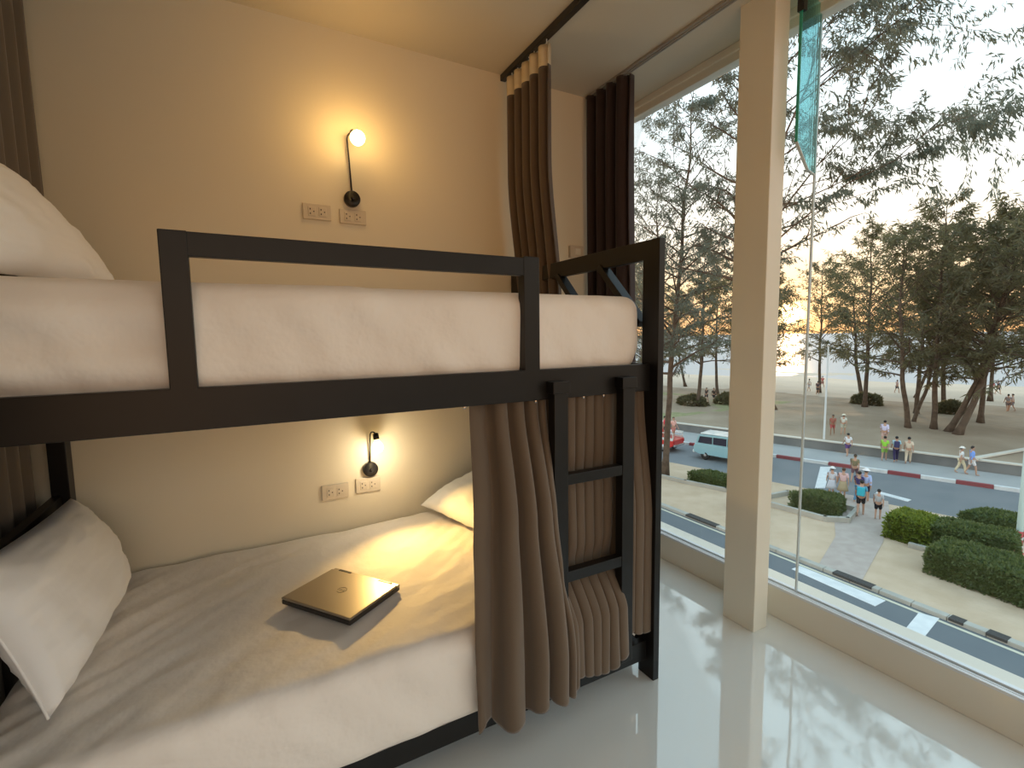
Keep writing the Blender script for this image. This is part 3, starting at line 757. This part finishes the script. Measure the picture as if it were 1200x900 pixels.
hedge([(22.4, 19.75), (23.6, 19.3), (23.7, 17.9), (22.8, 17.7)], g0, .65, M['hedge'], 'small clipped green hedge in the left pane, near the van', 2600, 1)
kerbring([(21.6, 21.6), (22.0, 19.6), (22.7, 17.4), (23.6, 17.3)], g0, .22, .18, 'angled concrete planter kerb left of the column', close=False)
hedge([(23.4, 14.3), (24.9, 13.9), (25.0, 12.6), (23.8, 12.3)], g0, .75, M['hedge'], 'clipped green hedge in a concrete planter just right of the column', 3200, 2)
kerbring([(22.5, 15.6), (22.9, 12.3), (23.6, 11.7), (25.4, 12.2), (25.0, 15.4)], g0, .25, .18, 'concrete planter kerb around the hedge by the column')
hedge([(23.2, 10.05), (24.8, 10.15), (24.9, 8.9), (23.3, 8.65)], g0, .95, M['hedgel'], 'bright yellow green bush beside the paved path', 4200, 3, .17)
hedge([(23.4, 8.6), (25.0, 8.8), (25.6, 6.7), (24.2, 6.35)], g0, .95, M['hedge'], 'mid green hedge right behind the yellow green bush', 5200, 4)
hedge([(20.9, 7.75), (22.7, 7.85), (22.9, 3.0), (20.7, 3.0)], g0, .95, M['hedge'], 'long dark hedge at the lower right, nearest the street', 12000, 5)
hedge([(27.1, 9.0), (28.6, 8.6), (28.9, 7.0), (27.5, 6.8)], g0, .75, M['hedge'], 'small dark hedge near the far carriageway', 3000, 6)
kerbring([(22.95, 9.0), (23.45, 6.0), (24.0, 2.5)], g0, .2, .2, 'concrete kerb between the two green hedges', close=False)
# low shrubs at the foot of the park trees in the left pane
for i, (x, y, s_, l_) in enumerate(((44.0, 38.5, 3.0, 'low dark shrub under the trees above the red truck'), (47.5, 36.4, 2.6, 'low dark shrub under the trees above the pale blue van'), (58, 27.5, 2.2, 'dark low shrub at the foot of the double-trunked tree'), (57.5, 20.2, 1.7, 'round green shrub behind the upright trunk'))):
    z_ = pground(x, y); s_ *= .45; hh = 1.0; r = random.Random(20+i); C = []; D = []
    t = thing('shrub', (x, y, z_), l_, 'shrub')
    for _ in range(1800):
        u = Vector((r.gauss(0, 1), r.gauss(0, 1), abs(r.gauss(0, 1)))).normalized(); k_ = 1+.3*nz(u.x*2+i, u.y*2, u.z*2)
        C.append((u.x*s_*.7*k_, u.y*s_*1.3*k_, u.z*hh*k_)); D.append(tuple(u+Vector((r.gauss(0, .6), r.gauss(0, .6), r.gauss(.2, .5)))))
    blades('foliage', np.array(C), np.array(D), .34*rng.uniform(.6, 1.3, 1800), .13*rng.uniform(.7, 1.3, 1800), M['leafd'], t)
    b = NB()
    for k_ in range(7): tube(b, [(0, 0, -.05), (math.cos(k_)*s_*.25, math.sin(k_)*s_*.4, hh*.4), (math.cos(k_)*s_*.5, math.sin(k_)*s_*.9, hh*.75)], [.04, .03, .01], 5)
    obj('stems', b, M['bark'], t, False, False)

# ------------------------------------------------ poles
t = thing('street_lamp_pole', (25.8, 6.72, g0), 'pale teal street lamp pole with a red base at the right edge', 'lamp pole')
b = NB(); lathe(b, (25.8, 6.72, g0+.9), (0, 0, 1), [(0, .10), (.02, .105), (8.2, .06)], 16); obj('pole_shaft', b, M['pole'], t, True)
b = NB(); lathe(b, (25.8, 6.72, g0), (0, 0, 1), [(0, .16), (.04, .16), (.05, .115), (.9, .105)], 16); obj('pole_base', b, M['polered'], t, True)
for k in range(2):
    b = NB(); lathe(b, (25.8, 6.72, g0+.22+k*.34), (0, 0, 1), [(0, .118), (.12, .117)], 16); obj('white_band', b, M['white'], t, True)
b = NB(); tube(b, [(25.8, 6.72, g0+9.05), (25.8, 6.72, g0+9.5), (25.8, 6.3, g0+9.9), (25.8, 5.2, g0+10.1)], .04, 8); obj('arm', b, M['pole'], t, True)
b = NB(); obox(b, Vector((25.8, 4.9, g0+10.08)), Vector((0, 1, 0)), Vector((1, 0, 0)), zz, .38, .13, .06, .03); obj('lamp_head', b, M['polew'], t, True)
t = thing('flag_pole', (37.4, 20.45, G+.1), 'thin grey white pole standing at the sidewalk edge just right of the glass joint', 'pole')
b = NB(); lathe(b, (37.4, 20.45, G+.1), (0, 0, 1), [(0, .16), (.1, .16), (.12, .075), (7.5, .05)], 12); obj('pole_shaft', b, M['polew'], t, True)
b = NB(); lathe(b, (37.4, 20.45, G+7.6), (0, 0, 1), [(0, .03), (.05, .09), (.12, .09), (.18, .01)], 12); obj('finial', b, M['polew'], t, True)

# ------------------------------------------------ vehicles
def wheel(t, c, ax, r, w):
    b = NB(); ax = Vector(ax); c = Vector(c)
    lathe(b, c-ax*w/2, ax, [(0, r*.62), (.005, r*.9), (.03, r), (w-.03, r), (w-.005, r*.9), (w, r*.62)], 28); o = obj('wheel', b, M['tyre'], t, True)
    b = NB(); lathe(b, c-ax*(w/2+.006), ax, [(0, .03), (.004, r*.15), (.01, r*.55), (.03, r*.62), (w+.012, r*.62)], 28); obj('rim', b, M['rim'], o, True)
def vehicle(name, org, head, label, cat, body_pts, W, mats, glass, wheels, extras):
    """profile in (along, up) extruded across W; along = forward"""
    f = Vector((math.cos(head), math.sin(head), 0)); s_ = Vector((-f.y, f.x, 0)); O = Vector(org)
    t = thing(name, tuple(O), label, cat)
    def P3(a, u, w=0): return O+f*a+zz*u+s_*w
    for nme, pts, m_, wd, bev in body_pts:
        b = NB(); extr(b, [P3(a, u, -wd/2) for a, u in pts], s_, wd)
        bmesh.ops.bevel(b, geom=b.edges[:], offset=bev, segments=2, affect='EDGES', profile=.5)
        obj(nme, b, m_, t, False)
    for nme, pts, sidew, m_ in glass:
        for sg in (-1, 1):
            b = NB(); extr(b, [P3(a, u, sg*sidew) for a, u in pts], s_*sg, .012); obj(nme, b, m_, t)
    for a, r in wheels:
        for sg in (-1, 1): wheel(t, P3(a, r, sg*(W/2-.10)), s_, r, .20)
    for fn in extras: fn(t, P3, f, s_)
    return t
hd = math.atan2(-1, .262)
van_body = [(-2.2, .45), (-2.25, .80), (-2.16, 1.05), (2.05, 1.02), (2.28, .85), (2.30, .42), (1.75, .34), (-1.8, .34)]
van_cab = [(-2.14, 1.03), (-2.00, 1.50), (-1.88, 1.70), (.95, 1.74), (1.25, 1.62), (1.75, 1.03)]
def van_x(t, P3, f, s_):
    b = NB(); obox(b, P3(-.45, 1.775), f, s_, zz, 1.38, .74, .045, .04); obj('roof', b, M['vanwhite'], t)
    for sg in (-1, 1):
        b = NB(); obox(b, P3(-2.22, .93, sg*.76), f, s_, zz, .03, .07, .10, .015); obj('tail_light', b, M['taillight'], t)
        b = NB(); obox(b, P3(2.22, .72, sg*.68), f, s_, zz, .05, .12, .07, .015); obj('head_lamp', b, M['chrome'], t)
        b = NB(); obox(b, P3(1.12, 1.10, sg*.93), f, s_, zz, .05, .08, .07, .02); obj('wing_mirror', b, M['vanblue'], t)
        b = NB(); obox(b, P3(.25, .92, sg*.862), f, s_, zz, .07, .006, .012, .002); obj('door_handle', b, M['chrome'], t)
    b = NB(); obox(b, P3(-2.26, .48), f, s_, zz, .07, .80, .10, .03); obj('bumper', b, M['vanwhite'], t)
    b = NB(); obox(b, P3(2.30, .46), f, s_, zz, .07, .80, .10, .03); obj('bumper', b, M['vanwhite'], t)
    b = NB(); obox(b, P3(-2.235, .78), f, s_, zz, .01, .24, .07, .002); obj('number_plate', b, M['white'], t)
vehicle('van', (28.75, 21.75, G), hd, 'pale blue minivan with a white roof driving behind the square column', 'van',
    [('body', van_body, M['vanblue'], 1.72, .03), ('cabin', van_cab, M['vanblue'], 1.60, .03)], 1.72, None,
    [('side_window', [(-1.95, 1.12), (-1.82, 1.58), (-.95, 1.60), (-.95, 1.12)], .802, M['carglass']), ('side_window', [(-.88, 1.12), (-.88, 1.60), (.02, 1.62), (.02, 1.12)], .802, M['carglass']), ('side_window', [(.10, 1.12), (.10, 1.62), (.95, 1.60), (1.45, 1.12)], .802, M['carglass'])],
    [(-1.40, .31), (1.38, .31)], [van_x])
tr_body = [(-1.9, .50), (-1.95, .92), (.35, .95), (.35, 1.0), (2.1, .95), (2.2, .5), (1.8, .38), (-1.7, .38)]
tr_cab = [(-.35, .95), (-.25, 1.52), (.55, 1.54), (1.1, .98)]
def tr_x(t, P3, f, s_):
    for a in (-1.85, -.5):
        for sg in (-1, 1):
            b = NB(); bar(b, P3(a, .95, sg*.72), P3(a, 1.40, sg*.72), .05, .05, upv=tuple(f)); obj('rack_post', b, M['vanwhite'], t)
    for sg in (-1, 1):
        b = NB(); bar(b, P3(-1.9, 1.40, sg*.72), P3(-.45, 1.40, sg*.72), .05, .05); obj('rack_rail', b, M['vanwhite'], t)
    b = NB(); obox(b, P3(-1.15, 1.30, -.60), f, s_, zz, .70, .12, .04, .01); obj('bench', b, M['vanwhite'], t)
    b = NB(); obox(b, P3(-1.15, .97, .79), f, s_, zz, .75, .02, .10, .01); obj('side_board', b, M['vanwhite'], t)
    b = NB(); obox(b, P3(-1.15, .97, -.79), f, s_, zz, .75, .02, .10, .01); obj('side_board', b, M['vanwhite'], t)
    for sg in (-1, 1):
        b = NB(); obox(b, P3(-1.95, .75, sg*.70), f, s_, zz, .03, .07, .09, .015); obj('tail_light', b, M['taillight'], t)
    b = NB(); obox(b, P3(-1.98, .50), f, s_, zz, .06, .75, .08, .03); obj('bumper', b, M['chrome'], t)
vehicle('pickup_truck', (27.4, 27.4, G), hd+math.pi, 'red pickup truck carrying standing passengers, half hidden by the bed post', 'truck',
    [('body', tr_body, M['carred'], 1.62, .03), ('cabin', tr_cab, M['carred'], 1.50, .03)], 1.62, None,
    [('side_window', [(-.18, 1.05), (-.10, 1.42), (.50, 1.44), (.92, 1.05)], .752, M['carglass'])],
    [(-1.15, .34), (1.35, .34)], [tr_x])

# ------------------------------------------------ people
def clothmat(name, c): return mat(name, c, .85)
_cm = {}
def cm(c):
    if c not in _cm: _cm[c] = clothmat('garment_cloth', c)
    return _cm[c]
def skin_obj(name, V, E, Rr, mtl, parent, root=0, sub=1):
    me = bpy.data.meshes.new(name); me.from_pydata([tuple(v) for v in V], E, [])
    o = bpy.data.objects.new(name, me); COL.objects.link(o); me.materials.append(mtl); o.parent = parent
    md = o.modifiers.new('skin', 'SKIN'); md.use_smooth_shade = True
    sv = me.skin_vertices[0].data
    for i, r_ in enumerate(Rr):
        sv[i].radius = r_ if isinstance(r_, tuple) else (r_, r_)
        sv[i].use_root = (i == root)
    s2 = o.modifiers.new('subdivision', 'SUBSURF'); s2.levels = sub; s2.render_levels = sub
    return o
def person(x, y, z, head, label, top, bottom, h=1.68, hair='hairb', hat=None, stride=.22, armswing=.3, skirt=False, bag=None, sleeves=True, longlegs=False, skin='skin', group=None, sit=False, hold=None, cat='person'):
    t = thing('person', (x, y, z), label, cat, group, head); k = h/1.72; SK = M[skin]
    V = []; E = []; Rr = []
    def add(p, r_, par=None):
        V.append(Vector(p)*k); Rr.append((r_[0]*k, r_[1]*k) if isinstance(r_, tuple) else r_*k)
        if par is not None: E.append((par, len(V)-1))
        return len(V)-1
    hz_ = .93 if not sit else .50
    pel = add((0, 0, hz_), (.14, .10)); sp = add((.01, 0, hz_+.20), (.125, .095), pel); ch = add((.0, 0, hz_+.40), (.15, .105), sp)
    nk = add((.0, 0, hz_+.545), .052, ch); hb = add((.015, 0, hz_+.62), (.068, .075), nk); hc = add((.020, 0, hz_+.70), (.076, .090), hb); ht = add((.012, 0, hz_+.765), .060, hc)
    nose = add((.118, 0, hz_+.665), .012, hc)
    for sg in (-1, 1): add((.01, sg*.088, hz_+.675), (.010, .02), hc)
    J = {}
    for sg in (-1, 1):
        sh = add((0, sg*.175, hz_+.47), .055, ch); sw_ = sg*armswing
        el = add((-.02+sw_*.28, sg*.225, hz_+.20), .040, sh)
        wr_ = add((.07+sw_*.60, sg*.235, hz_-.02) if hold != sg else (.24, sg*.15, hz_+.22), .027, el)
        d_ = (V[wr_]/k-V[el]/k).normalized(); w0 = V[wr_]/k
        pm = add(w0+d_*.055, (.030, .018), wr_)
        for q in range(4):
            f1 = add(w0+d_*(.105)+Vector(((q-1.5)*.017, 0, 0)), .0085, pm)
            L_ = (.062, .076, .070, .052)[q]
            f2 = add(w0+d_*(.105+L_*.6)+Vector(((q-1.5)*.018, -sg*.008, 0)), .0075, f1)
            add(w0+d_*(.105+L_)+Vector(((q-1.5)*.018, -sg*.024, 0)), .0065, f2)
        t1 = add(w0+d_*.045+Vector((.036, -sg*.006, 0)), .010, pm); add(w0+d_*.085+Vector((.052, -sg*.012, 0)), .008, t1)
        hp = add((0, sg*.085, hz_-.06), .088, pel); st = -sg*stride
        if not sit:
            kn = add((.05+st*.55, sg*.092, .50), .056, hp); an = add((-.02+st*1.05, sg*.092, .09+(.05 if st < 0 else 0)), .038, kn)
            hl = add((-.02+st*1.05, sg*.092, .035+(.05 if st < 0 else 0)), .034, an); add((.14+st*1.05, sg*.10, .028+(.0 if st < 0 else 0)), (.035, .022), hl)
        else:
            kn = add((.42, sg*.11, .50), .056, hp); an = add((.45, sg*.11, .10), .038, kn); hl = add((.45, sg*.11, .035), .034, an); add((.60, sg*.11, .03), (.035, .022), hl)
        J[sg] = (sh, el, wr_, hp, kn, an)
    body = skin_obj('body', V, E, Rr, SK, t, pel)
    U = lambda i: V[i]
    # shirt
    sv = [U(pel)+Vector((0, 0, .02)), U(sp), U(ch), U(ch)+Vector((0, 0, .10*k))]; se = [(0, 1), (1, 2), (2, 3)]; sr = [(.165*k, .125*k), (.150*k, .120*k), (.172*k, .128*k), (.075*k, .07*k)]
    for sg in (-1, 1):
        sh, el, wr_, hp, kn, an = J[sg]; sv.append(U(sh)); se.append((2, len(sv)-1)); sr.append(.070*k)
        sv.append(U(sh).lerp(U(el), .75)); se.append((len(sv)-2, len(sv)-1)); sr.append(.058*k)
        if not sleeves: sv[-1] = U(sh).lerp(U(el), .12)
        if sleeves == 2: sv.append(U(el).lerp(U(wr_), .85)); se.append((len(sv)-2, len(sv)-1)); sr.append(.040*k)
    skin_obj('shirt' if not skirt else 'dress_top', sv, se, sr, cm(top), t)
    # shorts / trousers / skirt
    if skirt:
        b = NB(); zt_ = (hz_+.06)*k; prof = [(0, .15*k), (.12*k, .175*k), (.30*k, .22*k), (.50*k, .27*k), (.505*k, .255*k), (.1*k, .15*k)]
        lathe(b, (0, 0, zt_), (0, 0, -1), prof, 20); bmesh.ops.scale(b, vec=(.85, 1, 1), verts=b.verts[:]); obj('skirt', b, cm(bottom), t, True, False)
    else:
        sv = [U(pel)+Vector((0, 0, .03*k))]; se = []; sr = [(.158*k, .120*k)]
        for sg in (-1, 1):
            sh, el, wr_, hp, kn, an = J[sg]; sv.append(U(hp)); se.append((0, len(sv)-1)); sr.append(.108*k)
            sv.append(U(hp).lerp(U(kn), .85)); se.append((len(sv)-2, len(sv)-1)); sr.append(.088*k)
            if longlegs:
                sv.append(U(kn)); se.append((len(sv)-2, len(sv)-1)); sr.append(.075*k); sv.append(U(an)+Vector((0, 0, .02))); se.append((len(sv)-2, len(sv)-1)); sr.append(.062*k)
        skin_obj('trousers' if longlegs else 'shorts', sv, se, sr, cm(bottom), t)
    # hair, eyes
    b = NB(); bmesh.ops.create_icosphere(b, subdivisions=3, radius=.098*k)
    bmesh.ops.scale(b, vec=(1, .92, 1.02), verts=b.verts[:]); bmesh.ops.translate(b, vec=Vector((0, 0, hz_+.715))*k, verts=b.verts[:])
    bmesh.ops.delete(b, geom=[f for f in b.verts if f.co.x > .045*k and f.co.z < (hz_+.735)*k or f.co.z < (hz_+.64)*k], context='VERTS')
    obj('hair', b, M[hair], t, True, False)
    b = NB()
    for sg in (-1, 1):
        r_ = bmesh.ops.create_icosphere(b, subdivisions=1, radius=.010*k); bmesh.ops.translate(b, vec=Vector((.096, sg*.032, hz_+.692))*k, verts=r_['verts'])
    obj('eyes', b, M['eye'], t, True, False)
    if hat is not None:
        b = NB(); lathe(b, Vector((.01, 0, hz_+.735))*k, (0, 0, 1), [(0, .17*k), (.006, .17*k), (.012, .108*k), (.07*k, .10*k), (.10*k, .07*k), (.105*k, .001)], 20); obj('hat', b, cm(hat), t, True, False)
    if bag is not None:
        b = NB(); box(b, -.27*k, -.12*k, -.15*k, .15*k, (hz_+.08)*k, (hz_+.50)*k, .04*k, 3); o = obj('backpack', b, cm(bag), t, True, False)
    return t
AW = math.atan2(1, 3.0)      # walking away towards the beach
TW = AW+math.pi
g1 = G+.07; sw_z = G+.10
person(24.95, 11.85, g1, .35, 'person in black shorts carrying a teal backpack on the paved path', (.10, .30, .42), (.015, .015, .02), 1.70, bag=(.04, .42, .55))
person(25.10, 11.20, g1, .30, 'shorter person in a grey shirt and black shorts, right of the teal backpack', (.42, .44, .46), (.012, .012, .016), 1.42, stride=.1)
person(27.2, 12.75, G, .25, 'person in a pale blue long shirt and white cap on the far carriageway', (.42, .52, .80), (.03, .03, .07), 1.76, hat=(.85, .85, .85), sleeves=2)
person(27.0, 12.95, G, .10, 'person in a navy top close behind the pale blue shirt', (.05, .04, .14), (.10, .25, .40), 1.62, longlegs=True)
person(26.9, 13.65, G, .5, 'person in a pink top with a tan skirt in the middle of the crossing', (.72, .50, .50), (.45, .36, .22), 1.66, skirt=True, hair='hairbr')
person(26.7, 14.1, g1, .6, 'person in a pale grey patterned dress and white hat, left of the pink top', (.62, .64, .70), (.58, .60, .66), 1.55, skirt=True, hat=(.82, .82, .8), stride=.15)
person(30.5, 14.9, G, .2, 'person in an olive shirt ahead of the pink top, nearly across the road', (.22, .20, .12), (.18, .10, .12), 1.64)
person(36.9, 16.3, sw_z, AW, 'person in a bright lime green shirt on the sidewalk', (.35, .75, .08), (.30, .52, .10), 1.64)
person(37.15, 15.75, sw_z, AW+.2, 'person in a light cyan top and dark trousers beside the lime green shirt', (.42, .70, .80), (.04, .03, .09), 1.70, longlegs=True, bag=(.05, .05, .13))
person(37.35, 15.15, sw_z, AW, 'person dressed all in cream beside the retaining wall', (.72, .60, .46), (.66, .54, .40), 1.74, longlegs=True)
person(36.2, 18.2, sw_z, AW+.5, 'person in a white top and purple shorts, left of the lime green shirt', (.78, .78, .80), (.14, .07, .25), 1.60)
person(38.9, 17.25, PZ, AW, 'person in a loose lilac shirt standing above the retaining wall', (.66, .64, .84), (.60, .42, .38), 1.72, sleeves=2)
person(37.4, 12.5, sw_z, -.9, 'person in a white shirt and white hat with beige trousers, by the wall', (.80, .80, .78), (.72, .62, .42), 1.60, hat=(.85, .82, .76), longlegs=True)
person(37.5, 12.05, sw_z, -.9, 'person in a bright blue shirt and white shorts beside the white hat at the wall', (.22, .38, .85), (.78, .76, .76), 1.72, sleeves=2)
person(39.4, 20.95, pground(39.4, 20.95), TW, 'person in rusty red clothes on the sand by the thin pole', (.36, .13, .10), (.45, .10, .10), 1.55, skin='skin2')
person(40.2, 20.6, pground(40.2, 20.6), AW, 'person in white and green walking up the sand, right of the rusty red clothes', (.72, .74, .66), (.62, .66, .56), 1.55, hat=(.78, .75, .6))
for i, (px_, py_, tp, bt, lb_) in enumerate((
    (63.2, 35.6, (.10, .08, .10), (.08, .08, .1), 'dark dressed distant person on the beach left of the thin pole'),
    (66.5, 38.6, (.78, .76, .74), (.5, .5, .55), 'distant person in white on the beach behind the glass joint'),
    (73.0, 40.5, (.60, .16, .16), (.3, .1, .1), 'distant person in red on the beach left of the double-trunked tree'),
    (80.5, 24.5, (.65, .08, .12), (.5, .08, .1), 'distant person in bright red on the beach at the right'),
    (81.0, 24.1, (.04, .04, .08), (.04, .04, .05), 'distant person in black beside the bright red one on the beach'),
    (64.5, 18.4, (.30, .27, .28), (.25, .2, .2), 'grey dressed person on the sand at the right edge'),
    (64.9, 18.2, (.62, .52, .48), (.3, .28, .3), 'person in a pale pink top next to the grey dressed one at the right edge'),
    (47.2, 39.2, (.06, .05, .05), (.05, .05, .06), 'left one of two dark dressed people under the trees above the van'),
    (47.6, 38.5, (.08, .06, .05), (.05, .05, .06), 'right one of two dark dressed people under the trees above the van'),
    (73.5, 31.5, (.55, .40, .38), (.1, .1, .12), 'distant person seen between the park trunks'))):
    person(px_, py_, pground(px_, py_), AW+i*1.3, lb_, tp, bt, 1.66)
O = Vector((27.4, 27.4, G)); f_ = Vector((math.cos(hd+math.pi), math.sin(hd+math.pi), 0)); s_ = Vector((-f_.y, f_.x, 0))
q = O+f_*-1.55+s_*.10; person(q.x, q.y, G+.93, hd-.4, 'passenger in a pink shirt standing at the tail of the red truck', (.85, .48, .42), (.6, .25, .22), 1.60, stride=.08, hair='hairbr')
q = O+f_*-.85+s_*.15; person(q.x, q.y, G+.93, hd+.5, 'passenger in a red shirt standing in the bed of the red truck', (.75, .06, .10), (.1, .08, .1), 1.60, stride=.08)

# ================================================================== LIGHT AND SKY
wd = bpy.data.worlds.new('sky'); scene.world = wd; wd.use_nodes = True
nt = wd.node_tree; nt.nodes.clear()
out = nt.nodes.new('ShaderNodeOutputWorld'); bg = nt.nodes.new('ShaderNodeBackground'); nt.links.new(bg.outputs[0], out.inputs[0])
tc = nt.nodes.new('ShaderNodeTexCoord'); sep = nt.nodes.new('ShaderNodeSeparateXYZ'); nt.links.new(tc.outputs['Generated'], sep.inputs[0])
cr = nt.nodes.new('ShaderNodeValToRGB'); nt.links.new(sep.outputs['Z'], cr.inputs[0])
e = cr.color_ramp.elements; e[0].position = 0; e[0].color = (.92, .46, .19, 1); e[1].position = .085; e[1].color = (1.0, .70, .42, 1)
for p, c_ in ((.18, (1.0, .90, .78, 1)), (.32, (.90, .97, 1.0, 1)), (.6, (.66, .88, 1.0, 1)), (1.0, (.52, .78, 1.0, 1))):
    x = cr.color_ramp.elements.new(p); x.color = c_
SUN = Vector((.847, .531, .030)).normalized()
dt = nt.nodes.new('ShaderNodeVectorMath'); dt.operation = 'DOT_PRODUCT'; nt.links.new(tc.outputs['Generated'], dt.inputs[0]); dt.inputs[1].default_value = SUN
def halo(power, col, strength):
    mx = nt.nodes.new('ShaderNodeMath'); mx.operation = 'MAXIMUM'; mx.inputs[1].default_value = 0; nt.links.new(dt.outputs['Value'], mx.inputs[0])
    pw = nt.nodes.new('ShaderNodeMath'); pw.operation = 'POWER'; pw.inputs[1].default_value = power; nt.links.new(mx.outputs[0], pw.inputs[0])
    ml = nt.nodes.new('ShaderNodeMath'); ml.operation = 'MULTIPLY'; ml.inputs[1].default_value = strength; nt.links.new(pw.outputs[0], ml.inputs[0])
    vm = nt.nodes.new('ShaderNodeVectorMath'); vm.operation = 'SCALE'; vm.inputs[0].default_value = col; nt.links.new(ml.outputs[0], vm.inputs['Scale'])
    return vm
sc = nt.nodes.new('ShaderNodeVectorMath'); sc.operation = 'SCALE'; nt.links.new(cr.outputs[0], sc.inputs[0]); sc.inputs['Scale'].default_value = 1.45
last = sc
for h in (halo(40, (1, .55, .2), .35), halo(700, (1, .45, .12), 1.0), halo(9000, (1, .72, .35), 9)):
    ad = nt.nodes.new('ShaderNodeVectorMath'); ad.operation = 'ADD'; nt.links.new(last.outputs[0], ad.inputs[0]); nt.links.new(h.outputs[0], ad.inputs[1]); last = ad
nt.links.new(last.outputs[0], bg.inputs['Color']); bg.inputs['Strength'].default_value = 1.0
sl = bpy.data.lights.new('low_sun', 'SUN'); sl.color = (1, .60, .30); sl.energy = 1.2; sl.angle = R(1.5)
slo = bpy.data.objects.new('low_sun', sl); COL.objects.link(slo); slo.rotation_euler = (-SUN).to_track_quat('-Z', 'Y').to_euler()

# unseen warm fill lights added on the ceiling, built like recessed fittings
for i, (x, y) in enumerate(((-.2, -.3), (-1.6, 1.0))):
    d = thing('ceiling_fill_light', (x, y, CZ), 'round unseen ceiling fill light added behind the photographer' if i == 0 else 'round unseen ceiling fill light added on the far side of the divider curtain', 'fill light')
    b = NB(); lathe(b, (x, y, CZ-.001), (0, 0, -1), [(0, .075), (.006, .075), (.008, .06), (.002, .058)], 32); obj('trim_ring', b, M['sill'], d, True)
    b = NB(); lathe(b, (x, y, CZ-.002), (0, 0, -1), [(0, .057), (.002, .057)], 32); obj('diffuser', b, mat('fill_light_diffuser', (1, .9, .7), .5, emit=((1, .70, .38), 6)), d)
    l = bpy.data.lights.new('fill_light', 'AREA'); l.shape = 'DISK'; l.size = .5; l.color = (1, .68, .36); l.energy = 1.8
    lo = bpy.data.objects.new('fill_light', l); COL.objects.link(lo); lo.location = (x, y, CZ-.03)
scene.view_settings.view_transform = 'Standard'; scene.view_settings.look = 'None'
scene.view_settings.gamma = 1; scene.view_settings.exposure = .18; scene.view_settings.use_curve_mapping = False
